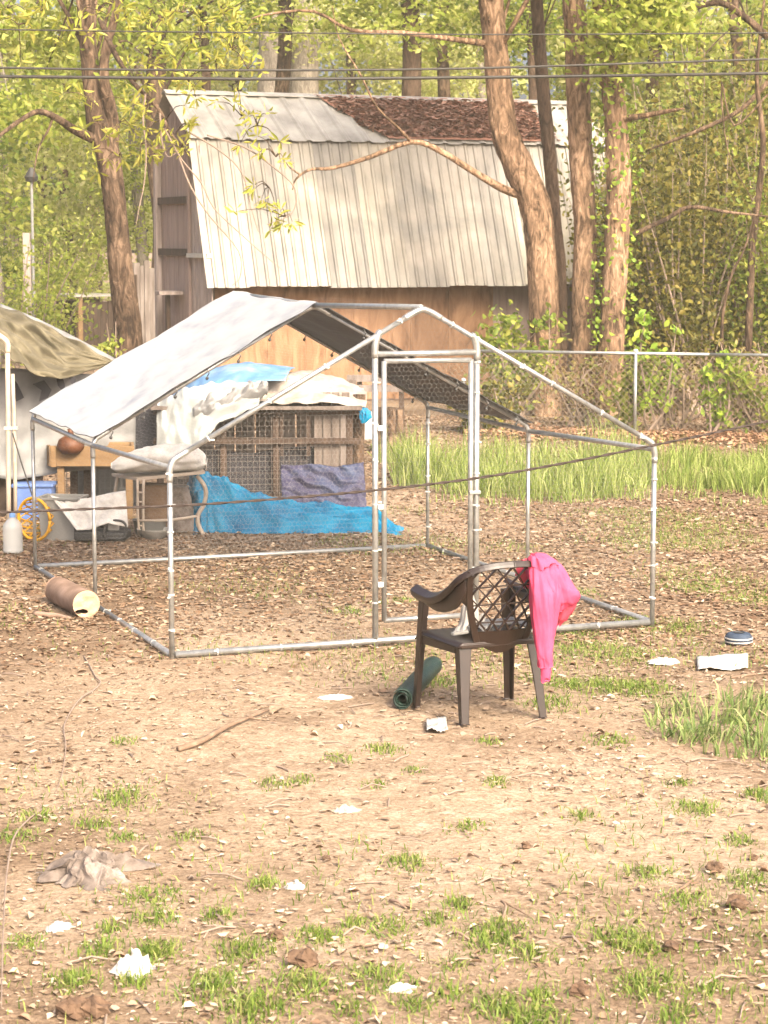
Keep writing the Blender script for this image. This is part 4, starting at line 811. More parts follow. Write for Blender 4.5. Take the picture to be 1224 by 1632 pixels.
# ---- the pink top hung over the right end of the back
hood = root('pink_top', 'hot pink long-sleeved top hung over the chair back corner', 'clothing', CH((.2, -.3, .75)))
def drape(P, W_, D_, n=28, k=5, fold=.25, seed=0, fr_=5):
    Q = smoothpath(P, k); N = len(Q); g = Geo()
    for i, p in enumerate(Q):
        t = i / (N - 1); x = t * (len(W_) - 1); a = int(min(x, len(W_) - 2)); w = W_[a] + (W_[a + 1] - W_[a]) * (x - a); d = D_[a] + (D_[a + 1] - D_[a]) * (x - a)
        for j in range(n):
            th = 2 * math.pi * j / n; f_ = 1 + fold * (.8 * nz(math.cos(th) * 1.6 * fr_ * .3 + seed, math.sin(th) * 1.6 * fr_ * .3, t * 1.7) - 1.1 * abs(nz(math.cos(th) * fr_ * .42 + t, math.sin(th) * fr_ * .42 + seed, t * 2.4)) + .3)
            g.v.append(tuple(p + np.array([math.cos(th) * w * f_, math.sin(th) * d * f_, .02 * nz(th * 1.1, t * 6, seed)])))
    for i in range(N - 1):
        for j in range(n): q = (j + 1) % n; g.f.append((i * n + j, i * n + q, (i + 1) * n + q, (i + 1) * n + j))
    g.f.append(tuple(range(n))); g.f.append(tuple(range((N - 1) * n, N * n))[::-1]); return g
YH = 10.42
pv = lambda x, y, dy=0.0: V(x, y, YH + dy)
add('body', drape([pv(851, 883, .02), pv(862, 890, .0), pv(872, 912, -.02), pv(882, 938, -.02), pv(888, 958, .0), pv(888, 970, .02)], [.012, .055, .085, .098, .085, .05], [.02, .05, .06, .07, .06, .04], 48, 10, .42, 3, 8), M['pink'], hood, smooth=True)
add('hood', drape([pv(905, 930, .05), pv(906, 950, .04), pv(903, 968, .04), pv(895, 985, .05), pv(888, 996, .06)], [.02, .038, .040, .030, .012], [.03, .05, .05, .04, .02], 30, 6, .2, 9, 5), M['pink_in'], hood, smooth=True)
sl_ = add('sleeve', drape([pv(858, 905, -.06), pv(862, 950, -.085), pv(866, 1000, -.08), pv(868, 1040, -.075), pv(870, 1064, -.07)], [.045, .052, .046, .036, .030], [.03, .035, .03, .026, .022], 40, 12, .42, 5, 8), M['pink'], hood, smooth=True)
add('cuff', drape([pv(870, 1063, -.07), pv(870, 1075, -.07), pv(869, 1086, -.07)], [.026, .024, .022], [.02, .019, .017], 22, 4, .10, 7, 8), M['pink'], sl_, smooth=True)
add('sleeve', drape([pv(880, 900, -.045), pv(882, 950, -.07), pv(876, 1000, -.055), pv(872, 1030, -.05)], [.03, .036, .030, .022], [.02, .026, .022, .016], 36, 12, .42, 15, 8), M['pink'], hood, smooth=True)
add('front_flap', drape([CH(back(.62, .99)) + np.array([0, .035, .02]), CH(back(.6, .85)) + np.array([0, .05, 0]), CH(back(.66, .66)) + np.array([0, .05, 0])], [.06, .075, .03], [.012, .018, .01], 30, 8, .2, 23, 6), M['pink_in'], hood, smooth=True)

# ---- crumpled sheets, cloths, papers
def crumple(name, label, cat, c, rx, ry, h, m, seed, rz=0.0, nr=26, na=64, fold=1.0, jag=.25, parent=None):
    c = np.array(c, float); g = Geo(); ca, sa = math.cos(rz), math.sin(rz); N = 44
    for j in range(N + 1):
        for i in range(N + 1):
            u, v = 2 * i / N - 1, 2 * j / N - 1; x, y = u * math.sqrt(1 - .42 * v * v), v * math.sqrt(1 - .42 * u * u); r = min(1, math.hypot(x, y))
            a = math.atan2(y, x); k = 1 + jag * (nz(math.cos(a) * 1.7 + seed, math.sin(a) * 1.7, seed) + .7 * nz(math.cos(a) * 4 + seed, math.sin(a) * 4, 2.)) * r
            wx, wy = .35 * nz(x * 1.6 + seed, y * 1.6, 7.), .35 * nz(x * 1.6, y * 1.6 + seed, 9.)
            q1 = max(0, ridge((x + wx) * 1.5 + seed, (y + wy) * 1.5, seed)) ** 2; q2 = max(0, ridge((x + wy) * 3.1, (y + wx) * 3.1 + seed, 3.)) ** 2; e = (1 - r ** 2.2) * .9 + .10
            z = h * (max(0, 1 - r ** 2) * (.40 + .5 * nz(x * 1.3 + seed, y * 1.3, 1.)) + fold * (.42 * q1 + .24 * q2) * e)
            x += (.20 * nz(x * 3 + seed, y * 3, 4.) + .3 * q1 * wx) * fold; y += (.20 * nz(x * 3, y * 3 + seed, 5.) + .3 * q1 * wy) * fold
            x *= rx * k; y *= ry * k; g.v.append((c[0] + x * ca - y * sa, c[1] + x * sa + y * ca, c[2] + max(.003, z)))
    for j in range(N):
        for i in range(N): a = j * (N + 1) + i; g.f.append((a, a + 1, a + N + 2, a + N + 1))
    o = add(name, g, m, loc=(c[0], c[1], 0) if parent is None else None, parent=parent, smooth=False, solid=.003); 
    if parent is None: tag(o, label, cat)
    return o
crumple('crumpled_rag', 'grey-beige crumpled rag on the ground at lower left', 'rag', GG(140, 1393), .17, .15, .085, M['rag'], 3, .1, fold=1.5, jag=.7)
crumple('crumpled_napkin', 'crumpled white napkin in the grass at lower left', 'napkin', GG(213, 1545), .066, .06, .06, M['paper'], 5, .3, fold=1.3, jag=.45)
crumple('paper_scrap', 'long white paper strip lying left of the chair', 'paper', GG(533, 1110), .085, .05, .02, M['paper'], 8, .15, jag=.25)
crumple('paper_scrap', 'white paper curl on the ground right of the run', 'paper', GG(1060, 1056), .085, .075, .03, M['paper'], 9, .6, jag=.35)
crumple('paper_scrap', 'ragged white scrap near the bottom centre of the yard', 'paper', GG(640, 1578), .045, .03, .022, M['paper'], 13, 0, jag=.5)
crumple('paper_scrap', 'tiny white scrap right of the crumpled rag', 'paper', GG(470, 1416), .035, .025, .03, M['enamel'], 15, 0, jag=.4)
crumple('paper_scrap', 'small torn white scrap above the bottom left clods', 'paper', GG(93, 1476), .045, .035, .022, M['enamel'], 16, .9, jag=.6)
crumple('paper_scrap', 'pinkish scrap on bare dirt in the middle', 'paper', GG(550, 1293), .055, .035, .03, M['cream'], 17, .1, jag=.3)
def sheet(name, label, cat, quad, m, seed, bend=.02, lift=.004):
    q = [np.array(p) for p in quad]
    def fn(u, v): p = lerp(lerp(q[0], q[1], u), lerp(q[3], q[2], u), v); p = p + np.array([0, 0, lift + bend * (.5 + .5 * nz(u * 2.3 + seed, v * 2.3, seed)) + .4 * bend * abs(nz(u * 6, v * 6, seed))]); return p
    o = add(name, surf(fn, 18, 12), m, loc=q[0], smooth=True, solid=.002); return tag(o, label, cat)
sheet('white_board', 'flat white cardboard piece below the striped bowl', 'cardboard', [GG(1112, 1069), GG(1192, 1071), GG(1192, 1045), GG(1110, 1053)], M['paper'], 4, .025)
sheet('paper_square', 'crinkled silvery white paper square before the chair', 'paper', [GG(680, 1167), GG(714, 1168), GG(711, 1147), GG(679, 1148)], M['enamel'], 6, .03)
# things on the seat
o = crumple('white_bag', 'crumpled white plastic bag on the chair seat', 'bag', CH((-.02, .06, zs + .01)), .085, .08, .17, M['sack'], 21, 0, jag=.3)
sp_ = root('folded_cloth', 'folded pale grey cloth on the seat behind the lattice', 'cloth', CH((.08, -.03, zs)), CR)
add('layers', drape([(-.13, .0, .045), (-.05, .01, .06), (.06, 0, .062), (.13, 0, .04)], [.03, .05, .05, .03], [.07, .09, .09, .06], 24, 6, .15, 4, 4), M['sheet_grey'], sp_, local=True, smooth=True)
sc = root('paint_scraper', 'small white-handled tool on the chair seat edge', 'tool', CH((-.13, -.02, zs + .006)), CR + .3)
add('handle', box((0, 0, .014), (.10, .022, .016)), M['enamel'], sc, local=True, bevel=.004); add('blade', box((.08, 0, .014), (.06, .035, .004)), M['black'], sc, local=True)

# ---- green mesh roll, log, sticks, bowl
def spiral(a, c, r, turns, seed):
    a, c = np.array(a), np.array(c); t = unit(c - a); s = unit(np.cross(t, (0, 0, 1))); n_ = np.cross(s, t); L_ = np.linalg.norm(c - a)
    def fn(u, v):
        th = u * turns * 2 * math.pi; R0 = r * (.42 + .58 * u) * (1 + .05 * nz(th, v * 3, seed)); return a + t * (L_ * v + .012 * math.sin(th * 1.7)) + s * R0 * math.cos(th) + n_ * R0 * math.sin(th)
    return surf(fn, int(turns * 22), 26)
a, c = GG(640, 1128), GG(690, 1072); a[2] += .05; c[2] += .05
wr_ = root('mesh_roll', 'dark green roll of wire mesh lying behind the chair leg', 'mesh roll', (a[0], a[1], 0)); add('rolled_mesh', spiral(a, c, .052, 3.4, 2), M['greenwire'], wr_, smooth=True, solid=.003)
a, c = GG(92, 962), GG(138, 988); Rl = .087; a[2] += Rl * .96; c[2] += Rl * .96; t_ = unit(c - a); s_ = unit(np.cross(t_, (0, 0, 1))); n_ = np.cross(s_, t_); LL = np.linalg.norm(c - a)
log = root('hollow_log', 'short cut log with pale sawn face by the run corner', 'log', (a[0], a[1], 0))
def lp_(r, th, l): return a + t_ * l + s_ * r * math.cos(th) + n_ * r * math.sin(th)
g = Geo(); na = 40
for i in range(15):
    for j in range(na): th = 2 * math.pi * j / na; g.v.append(lp_(Rl * (1 + .05 * nz(math.cos(th) * 1.5, math.sin(th) * 1.5, i * .25) + (.02 if i in (9, 10) else 0)), th, LL * i / 14))
for i in range(14):
    for j in range(na): q = (j + 1) % na; g.f.append((i * na + j, i * na + q, (i + 1) * na + q, (i + 1) * na + j))
g.f.append(tuple(range(na))); add('bark', g, M['bark_log'], log, smooth=True)
hc = (.030, -.042)                      # off-centre hole in the face
g = Geo(); nr = 7
def hole(th): return .030 * (1 + .35 * math.cos(2 * th) + .12 * math.cos(3 * th + 1))
for i in range(nr + 1):
    for j in range(na):
        th = 2 * math.pi * j / na; ho = np.array([hc[0] + hole(th) * math.cos(th), hc[1] + hole(th) * .62 * math.sin(th)]); ou = np.array([Rl * .985 * math.cos(th), Rl * .985 * math.sin(th)]); q = lerp(ho, ou, i / nr)
        g.v.append(tuple(a + t_ * (LL + .004 + .012 * nz(q[0] * 25, q[1] * 25, 2.) * (1 - (i / nr) ** 3) - .004 * (i == nr)) + s_ * q[0] + n_ * q[1]))
for i in range(nr):
    for j in range(na): q = (j + 1) % na; g.f.append((i * na + j, (i + 1) * na + j, (i + 1) * na + q, i * na + q))
face = add('sawn_face', g, M['cutwood'], log)
g = Geo()
for i in range(5):
    for j in range(na): th = 2 * math.pi * j / na; q = (hc[0] + hole(th) * math.cos(th) * (1 - .06 * i), hc[1] + hole(th) * .62 * math.sin(th) * (1 - .06 * i)); g.v.append(tuple(a + t_ * (LL + .003 - .045 * i) + s_ * q[0] + n_ * q[1]))
for i in range(4):
    for j in range(na): q = (j + 1) % na; g.f.append((i * na + j, i * na + q, (i + 1) * na + q, (i + 1) * na + j))
g.f.append(tuple(range(4 * na, 5 * na))); add('hollow', g, M['hole'], face)
def stick(name, label, pts, r, m, seed=1, cat='stick', twigs=()):
    P = [GG(x, y) + np.array([0, 0, r * .9 + dz]) for x, y, dz in pts]; g = tube(P, [r, r * .95, r * .9, r * .7, r * .45], 8, 5, .3, seed)
    for tw_ in twigs: g.extend(tube([GG(x, y) + np.array([0, 0, .01 + dz]) for x, y, dz in tw_], [r * .5, r * .25], 6, 3))
    o = add(name, g, m, loc=P[0], smooth=True); return tag(o, label, cat)
stick('short_stick', 'short thick stick lying beside the cut log', [(56, 986, 0), (75, 988, 0), (95, 990, 0), (112, 993, 0)], .018, M['bark_log'], 4)
stick('fallen_stick', 'crooked pale fallen stick on the bare dirt', [(284, 1198, 0), (312, 1192, .005), (335, 1182, .012), (365, 1165, .012), (395, 1150, .005), (428, 1134, .005)], .014, M['stick'], 2, twigs=(((395, 1150, .01), (415, 1150, .0)),))
stick('thin_vine', 'long thin dry vine winding over the leaves at left', [(134, 1050, 0), (142, 1066, .005), (152, 1082, .005), (160, 1092, .01), (150, 1105, .01), (132, 1117, .01), (118, 1133, .01), (106, 1152, .01), (102, 1170, .01), (105, 1200, .01), (100, 1235, .01), (88, 1262, .0)], .0045, M['twig'], 5, 'vine')
stick('thin_vine', 'end of a dry vine at the lower left edge', [(70, 1285, 0), (42, 1310, .01), (22, 1340, .02), (12, 1390, .03), (8, 1440, .03), (4, 1520, .02), (2, 1600, 0)], .0042, M['twig'], 6, 'vine')
stick('bent_twig', 'pale bent twig in the grass at right', [(1055, 1437, 0), (1080, 1425, .0), (1110, 1408, .01), (1114, 1404, .02)], .006, M['stick'], 7)
stick('bent_twig', 'forked pale twig beside the grass at bottom centre', [(800, 1472, 0), (806, 1458, .02), (800, 1450, .02), (830, 1462, .01), (850, 1470, .0)], .005, M['stick'], 8)
stick('bent_twig', 'dark twig on the ground beneath the white cardboard', [(1165, 1082, 0), (1195, 1078, 0), (1224, 1074, 0)], .008, M['stick'], 9)
stick('bent_twig', 'small dark twig in the lower middle', [(622, 1440, 0), (635, 1447, .01), (648, 1453, 0)], .006, M['bark_log'], 10)
stick('bent_twig', 'small dark twig right of the lower middle', [(722, 1490, 0), (735, 1498, .01), (750, 1504, 0)], .006, M['bark_log'], 12)
p = GG(1177, 1027); bo = root('pet_bowl', 'dark slate-blue round bowl with pale stripes at right', 'bowl', p)
add('shell', lathe([(0, .012), (.068, .004), (.075, .012), (.079, .03), (.077, .05), (.066, .066), (.046, .072), (.030, .070), (.026, .062), (.026, .03), (0, .028)], 36), M['slateblue'], bo, local=True, smooth=True)
for z, w_ in ((.021, .0795), (.040, .0805)): add('stripe', lathe([(w_ - .003, z - .0045), (w_ + .0012, z - .0035), (w_ + .0012, z + .0035), (w_ - .003, z + .0045)], 36), M['enamel'], bo, local=True)
add('dark_band', lathe([(.077, .026), (.081, .028), (.081, .034), (.077, .0355)], 36), M['navy'], bo, local=True); add('well_shade', lathe([(.031, .0735), (.029, .0705), (.0, .0705)], 30), M['black'], bo, local=True)  # black disc caps the hollow in place of its inner shade
for k, (px, py, r, w) in enumerate([(118, 1612, .055, 'pair of dark brown clods at the bottom left'), (150, 1612, .052, 'clod right of the dark one at bottom left'), (487, 1543, .05, 'flat brown clod at the bottom centre left'), (440, 1498, .028, 'dark upright dead leaf curl beside a grass tuft'), (1072, 1520, .035, 'brown clod at the lower right'), (1175, 1455, .04, 'dark brown clod near the right edge'), (1140, 1395, .035, 'grey brown clod right of the pale dirt'), (925, 1585, .035, 'brown clod at the bottom right centre'), (838, 1355, .022, 'small brown clod left of the pale dirt patch'), (520, 1370, .018, 'tiny brown clod in the middle'), (1200, 1375, .02, 'small reddish clod at the right edge')]):
    p = GG(px, py); g = Geo(); nn_ = 14
    for i in range(9):
        for j in range(nn_):
            la = math.pi * i / 8; lo_ = 2 * math.pi * j / nn_; d = np.array([math.sin(la) * math.cos(lo_), math.sin(la) * math.sin(lo_), math.cos(la)]); q = .75 * r * (1 + .55 * nz(*(d * 1.6 + k * 5)) + .35 * nz(*(d * 4 + k))); g.v.append(tuple(p + d * q * np.array([1.2, 1, .85]) + np.array([0, 0, r * .5])))
    for i in range(8):
        for j in range(nn_): q = (j + 1) % nn_; g.f.append((i * nn_ + j, (i + 1) * nn_ + j, (i + 1) * nn_ + q, i * nn_ + q))
    o = add('dirt_clod', g, M['clod'], loc=(p[0], p[1], 0)); tag(o, w, 'clod', 'clods on the dirt')

# ------------------------------------------------------------------ the hutch and clutter behind the run
HY = 18.6
def hp(px, py, d=0.0): return V(px, py, HY + d)
hb = gp(455, HY); hutch = root('cage_hutch', 'ramshackle timber and wire hutch behind the run', 'hutch', (hb[0], hb[1], 0))
zt0 = float(hp(480, 655)[2]); x0, x1 = float(hp(255, 700)[0]), float(hp(566, 700)[0]); DH = 1.25
for x, y in ((x0, 0), (float(hp(440, 700)[0]), 0), (x1 - .05, 0), (x0, DH), (x1 - .05, DH), (float(hp(356, 700)[0]), 0)):
    add('post', box((x, HY + y, (zt0 + .02) / 2), (.055, .055, zt0 + .02)), M['wood_post'], hutch, bevel=.004)
add('post', box((float(hp(547, 700)[0]), HY - .012, zt0 / 2), (.045, .045, zt0)), M['wood_pale'], hutch, bevel=.004)
for py in (655, 702): add('rail', box(((x0 + x1) / 2, HY - .05, float(hp(450, py)[2])), (x1 - x0 + .1, .035, .05)), M['wood_post'], hutch, bevel=.003)
for k in range(9):
    w_ = (x1 - x0) / 9; add('back_board', box((x0 + w_ * (k + .5), HY + DH, .52), (w_ - .012, .02, 1.04 + .03 * (k % 3))), M['wood_pale'] if k < 6 else M['wood_darker'], hutch)
for k, px in enumerate((507, 521, 535, 551)): p = hp(px, 700); add('front_board', box((p[0], HY - .0, .55), (.066, .018, .98)), M['wood_darker'], hutch, bevel=.002)
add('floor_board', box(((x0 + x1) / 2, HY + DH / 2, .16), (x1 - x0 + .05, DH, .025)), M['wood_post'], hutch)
add('roof_board', box(((x0 + x1) / 2, HY + DH / 2 - .05, zt0 + .035), (x1 - x0 + .12, DH + .2, .03)), M['wood_darker'], hutch)
add('window_frame', box((float(hp(467, 670)[0]), HY - .03, float(hp(467, 655)[2])), (.26, .02, .025)) + box((float(hp(449, 670)[0]), HY - .03, .75), (.025, .02, .5)) + box((float(hp(492, 670)[0]), HY - .03, .75), (.03, .02, .5)), M['wood_post'], hutch)
g = Geo(); x = x0
while x < x1 - .4: g.extend(sweep([(x, HY - .075, .05), (x, HY - .075, zt0)], rect(.0022, .0022))); x += .05
z = .06
while z < zt0: g.extend(sweep([(x0, HY - .078, z), (x1 - .4, HY - .078, z)], rect(.0022, .0022))); z += .05
add('cage_wire', g, surface('rusty cage wire', [(.10, .075, .06), (.16, .13, .11)], 6, .8, 0), hutch)['kind'] = 'stuff'
def hang_cloth(name, label, cat, top, bot, m, seed, amp=.03, nu=46, nv=26, fold=5.0, solid=.005, edge=0.0, diag=0.0):
    """cloth between a top edge and a bottom edge (polylines of world points), with folds"""
    def fn(u, v):
        p = lerp(along(top, u), along(bot, u), v); w = amp * (nz(u * fold + seed, v * 1.3 + .8 * u, seed) + .55 * ridge(u * fold * .9 + v * 2.2, v * 2.8 - u * 3, seed + 2.) + .3 * nz(u * fold * 3, v * 7, seed))
        w += diag * (tri(v * 3.2 - u * 2.6 + .9 * nz(u * 3, v * 2, seed)) ** 1.4 - .4) * math.sin(math.pi * min(1, u * .9 + .1)) + .4 * diag * (tri(v * 7 - u * 4 + nz(u * 5, v * 4, seed)) - .5)
        e = edge * nz(u * 9, seed, 0) * v; return p + np.array([.25 * w, -w, .35 * w + e])
    o = add(name, surf(fn, nu, nv), m, loc=np.mean(bot, 0), smooth=True, solid=solid); return tag(o, label, cat)
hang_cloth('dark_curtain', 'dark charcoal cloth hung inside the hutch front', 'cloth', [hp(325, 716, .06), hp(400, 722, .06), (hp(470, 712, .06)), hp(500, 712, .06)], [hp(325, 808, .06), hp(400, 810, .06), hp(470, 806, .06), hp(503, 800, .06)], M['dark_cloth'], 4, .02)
# covers over the hutch roof
def cover(name, label, top, mid, bot, m, seed, amp=.03, fold=5.0, solid=.006):
    def fn(u, v):
        a_, b_, c_ = along(top, u), along(mid, u), along(bot, u); p = (1 - v) ** 2 * a_ + 2 * v * (1 - v) * b_ + v * v * c_
        w = amp * (nz(u * fold + seed, v * 2.2, seed) + .7 * ridge(u * fold * .8 + v * 2, v * 3.6 - u * 2, seed + 1.) + .35 * nz(u * fold * 3, v * 9, seed)); return p + np.array([.2 * w, -.6 * w, .8 * w])
    o = add(name, surf(fn, 60, 36), m, loc=np.mean(bot, 0), smooth=True, solid=solid); return tag(o, label, 'cover')
cover('white_quilt', 'dirty white quilt thrown over the right half of the hutch', [hp(405, 588, .9), hp(470, 592, .9), hp(530, 602, .9), hp(578, 622, .9)], [hp(400, 588, .1), hp(470, 600, .1), hp(530, 606, .1), hp(588, 628, .2)], [hp(395, 640, -.14), hp(450, 646, -.14), hp(520, 645, -.14), hp(583, 648, -.05)], M['quilt'], 3, .035)
cover('blue_cover', 'light blue and white tarp over the hutch top', [hp(262, 640, .9), hp(330, 590, .9), hp(400, 578, .9), hp(470, 588, .9)], [hp(262, 650, .2), hp(325, 592, .1), hp(395, 576, .1), hp(462, 586, .1)], [hp(262, 668, -.16), hp(320, 632, -.16), hp(390, 612, -.16), hp(455, 606, -.16)], M['cloth_blue'], 7, .02)
cover('plastic_sheet', 'cloudy plastic sheeting draped down the hutch left front', [hp(250, 640, .0), hp(290, 625, -.18), hp(340, 612, -.18), hp(415, 612, -.18)], [hp(248, 690, -.22), hp(292, 660, -.26), hp(345, 640, -.26), hp(415, 625, -.22)], [hp(252, 752, -.25), hp(300, 735, -.3), (hp(345, 680, -.28)), hp(412, 650, -.22)], M['clear_sheet'], 11, .05, 7.)
cover('grey_wrap', 'bunched grey plastic bundle along the hutch eave', [hp(310, 640, -.1), hp(350, 622, -.1), hp(395, 612, -.1), hp(425, 612, -.1)], [hp(305, 655, -.38), hp(350, 640, -.38), hp(395, 622, -.36), hp(428, 618, -.3)], [hp(310, 678, -.2), hp(350, 668, -.2), hp(395, 648, -.2), hp(425, 632, -.2)], M['sheet_grey'], 17, .05, 8.)
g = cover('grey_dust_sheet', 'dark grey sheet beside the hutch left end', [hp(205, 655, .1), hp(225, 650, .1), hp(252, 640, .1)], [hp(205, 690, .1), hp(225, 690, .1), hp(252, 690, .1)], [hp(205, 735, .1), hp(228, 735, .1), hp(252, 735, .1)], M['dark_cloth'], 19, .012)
o = add('blue_rag', drape([hp(577, 650, -.04), hp(582, 656, -.05), hp(582, 665, -.05), hp(579, 674, -.05)], [.015, .05, .045, .015], [.01, .03, .03, .01], 26, 6, .5, 4, 7), M['tarp_blue'], loc=hp(580, 674)); tag(o, 'scrap of blue tarp hanging from the hutch corner post', 'rag')
p = gp(571, HY + .1); o = add('corner_trunk', tube([p, p + np.array([0, 0, .5]), p + np.array([.01, 0, 1.0])], [.06, .05, .055], 10, 3, .2, 3), M['bark'], loc=p, smooth=True); tag(o, 'rough brown post at the hutch right corner', 'post')
o = add('red_crate', box(hp(433, 781, .35), (.14, .2, .15)) + box(hp(433, 771, .35), (.16, .22, .015)), M['red'], loc=hp(433, 790, .35), bevel=.006); tag(o, 'small red-orange bin inside the hutch', 'bin')
# slate tarp bundle and the bright blue tarp
SY = 17.9
hang_cloth('slate_tarp', 'faded slate-blue tarp hung against the hutch front', 'tarp', [V(447, 742, SY + .25), V(490, 741, SY + .25), V(540, 744, SY + .25), V(579, 737, SY + .25)], [V(450, 822, SY), V(490, 826, SY), V(540, 828, SY), V(586, 824, SY)], M['tarp_slate'], 5, .02, 60, 34, 3.2, .005, 0.0, .05)
bc = [(288, 17.55, .0), (300, 17.6, .42), (316, 17.62, .50), (340, 17.6, .46), (370, 17.58, .36), (410, 17.55, .28), (450, 17.55, .215), (500, 17.55, .19), (550, 17.52, .17), (590, 17.45, .15), (612, 17.4, .11), (640, 17.35, .02)]
def bluefn(u, v):
    x = u * (len(bc) - 1); i = int(min(x, len(bc) - 2)); q = [bc[i][k] + (bc[i + 1][k] - bc[i][k]) * (x - i) for k in range(3)]
    d = .34 * (1 - .35 * u); yy = q[1] - d + 2 * d * v; s = 2 * v - 1; h = q[2] * max(0, 1 - abs(s) ** 1.6); px = V(q[0], 700, q[1])[0]
    w = .20 * (ridge(u * 5.2 + s * 2.6, s * .8 + u * 1.5, 2.) - .5) + .15 * (ridge(u * 10 + s * 4.2, s * 1.1, 5.) - .5) + .05 * (ridge(u * 22 + s * 7, s * 2, 1.) - .5)
    w = .45 * w + .15 * (tri(v * 4.2 + 1.5 * u + .8 * nz(u * 3, s * 1.5, 6.)) ** 1.5 - .45) * (1.25 - .7 * u) + .05 * (tri(v * 9 - 2 * u + nz(u * 6, s * 3, 8.)) - .5)
    fl_ = math.sin(math.pi * min(1, max(0, v))) ** .5
    return np.array([px + .05 * nz(u * 7, s * 2, 3.) - .12 * s * (1 - u), yy + .05 * nz(u * 12, 3., s), max(.006, h + w * fl_ * (.35 + q[2]))])
o = add('blue_tarp', surf(bluefn, 200, 60), M['tarp_blue'], loc=gp(450, 17.5), smooth=True, solid=.004); tag(o, 'bright blue tarp spread low on the ground before the hutch', 'tarp')
# sagging table with a sack on it
TY = 17.05; tb = gp(250, TY + .2); tab = root('metal_table', 'small cream metal table with curved legs beside the blue tarp', 'table', (tb[0], tb[1], 0)); tp = lambda x, y, d=0.0: V(x, y, TY + d)
zt3 = float(tp(240, 758)[2])
add('table_top', Geo([tuple(q) for q in (tp(218, 764), tp(327, 753), tp(322, 748, .45), tp(178, 757, .4))], [(0, 1, 2, 3)]), M['cream'], tab, solid=.022)
for a_, c_ in (((219, 764, 0.0), (222, 858, 0.0)), ((229, 764, 0.0), (229, 860, 0.0))): add('leg', tube([tp(*a_), tp((a_[0] + c_[0]) / 2 - 1, 815), tp(*c_)], .011, 8, 3), M['cream'], tab, smooth=True)
for py in (785, 800, 838): add('leg_rung', tube([tp(220, py), tp(230, py)], .009, 6), M['cream'], tab)
add('leg', tube([tp(314, 758, .05), tp(326, 775, .05), tp(328, 790, .05), tp(324, 806, .05), tp(316, 820, .05), tp(316, 836, .05), tp(324, 852, .05)], .017, 8, 4), M['cream'], tab, smooth=True)
add('leg', tube([tp(188, 758, .35), tp(184, 780, .35), tp(180, 830, .35)], .014, 8, 3), M['cream'], tab, smooth=True)
add('stretcher', tube([tp(222, 830), tp(270, 829), tp(316, 822, .05)], .011, 8, 2), M['cream'], tab, smooth=True)
sk = drape([tp(178, 742, .22), tp(190, 742, .2), tp(215, 738, .2), tp(250, 734, .2), tp(285, 734, .2), tp(312, 734, .2), tp(328, 738, .22)], [.02, .05, .085, .105, .11, .10, .03], [.03, .10, .16, .18, .18, .15, .05], 30, 5, .18, 4, 5)
def sackfn(P, W_, H_, D_, seed):
    Q = smoothpath(P, 5); g = Geo(); N = len(Q); n = 32
    for i, p in enumerate(Q):
        t = i / (N - 1); x = t * (len(H_) - 1); a = int(min(x, len(H_) - 2)); h = H_[a] + (H_[a + 1] - H_[a]) * (x - a); d = D_[a] + (D_[a + 1] - D_[a]) * (x - a)
        for j in range(n):
            th = 2 * math.pi * j / n; k = 1 + .18 * nz(math.cos(th) * 1.4 + seed, math.sin(th) * 1.4, t * 3) + .14 * ridge(math.cos(th) * 2.4 + t * 4, math.sin(th) * 2.4, t * 5 + seed) - .22 * abs(nz(math.cos(th) * 3, math.sin(th) * 3 + seed, t * 9))
            s2_ = math.sin(th); g.v.append((p[0] + .015 * nz(th, t * 5, seed), p[1] + math.cos(th) * d * k, p[2] + (s2_ if s2_ > 0 else s2_ * .75) * h * k))
    for i in range(N - 1):
        for j in range(n): q = (j + 1) % n; g.f.append((i * n + j, i * n + q, (i + 1) * n + q, (i + 1) * n + j))
    g.f.append(tuple(range(n))); g.f.append(tuple(range((N - 1) * n, N * n))[::-1]); return g
o = add('white_sack', sackfn([tp(178, 743, .22), tp(190, 743, .2), tp(215, 738, .2), tp(250, 734, .2), tp(285, 733, .2), tp(312, 733, .2), tp(329, 737, .22)], None, [.03, .07, .095, .115, .12, .11, .045], [.04, .10, .16, .18, .18, .15, .05], 4), M['sack'], loc=tp(250, 745, .2), smooth=True); tag(o, 'full white woven sack lying on the cream table', 'sack')
def bag(name, label, cat, px, Y, w, d, h, m, seed, lean=0.0):
    p = gp(px, Y); g = Geo(); n = 30; N = 14
    for i in range(N + 1):
        t = i / N; s = 1 - .12 * t + .10 * math.sin(t * math.pi)
        for j in range(n):
            th = 2 * math.pi * j / n; cx_, sy_ = math.cos(th), math.sin(th); q = 1 + .10 * nz(cx_ * 1.5 + seed, sy_ * 1.5, t * 2.5) + .08 * ridge(cx_ * 3, sy_ * 3 + t * 2, seed)
            g.v.append((p[0] + lean * t * h + math.copysign(abs(cx_) ** .7, cx_) * w / 2 * s * q, p[1] + math.copysign(abs(sy_) ** .7, sy_) * d / 2 * s * q, p[2] + t * h * (1 + .05 * nz(cx_ * 2, sy_ * 2, seed))))
    for i in range(N):
        for j in range(n): q = (j + 1) % n; g.f.append((i * n + j, i * n + q, (i + 1) * n + q, (i + 1) * n + j))
    g.f.append(tuple(range(n))[::-1]); g.f.append(tuple(range(N * n, (N + 1) * n))); o = add(name, g, m, loc=p, smooth=True); return tag(o, label, cat)
bag('feed_sack', 'brown paper feed sack under the cream table', 'sack', 244, TY + .25, .25, .2, .40, M['papersack'], 5)
bag('grey_bundle', 'pale grey cloth bundle under the table right side', 'bundle', 285, TY + .35, .22, .2, .36, M['rag'], 9, -.1)
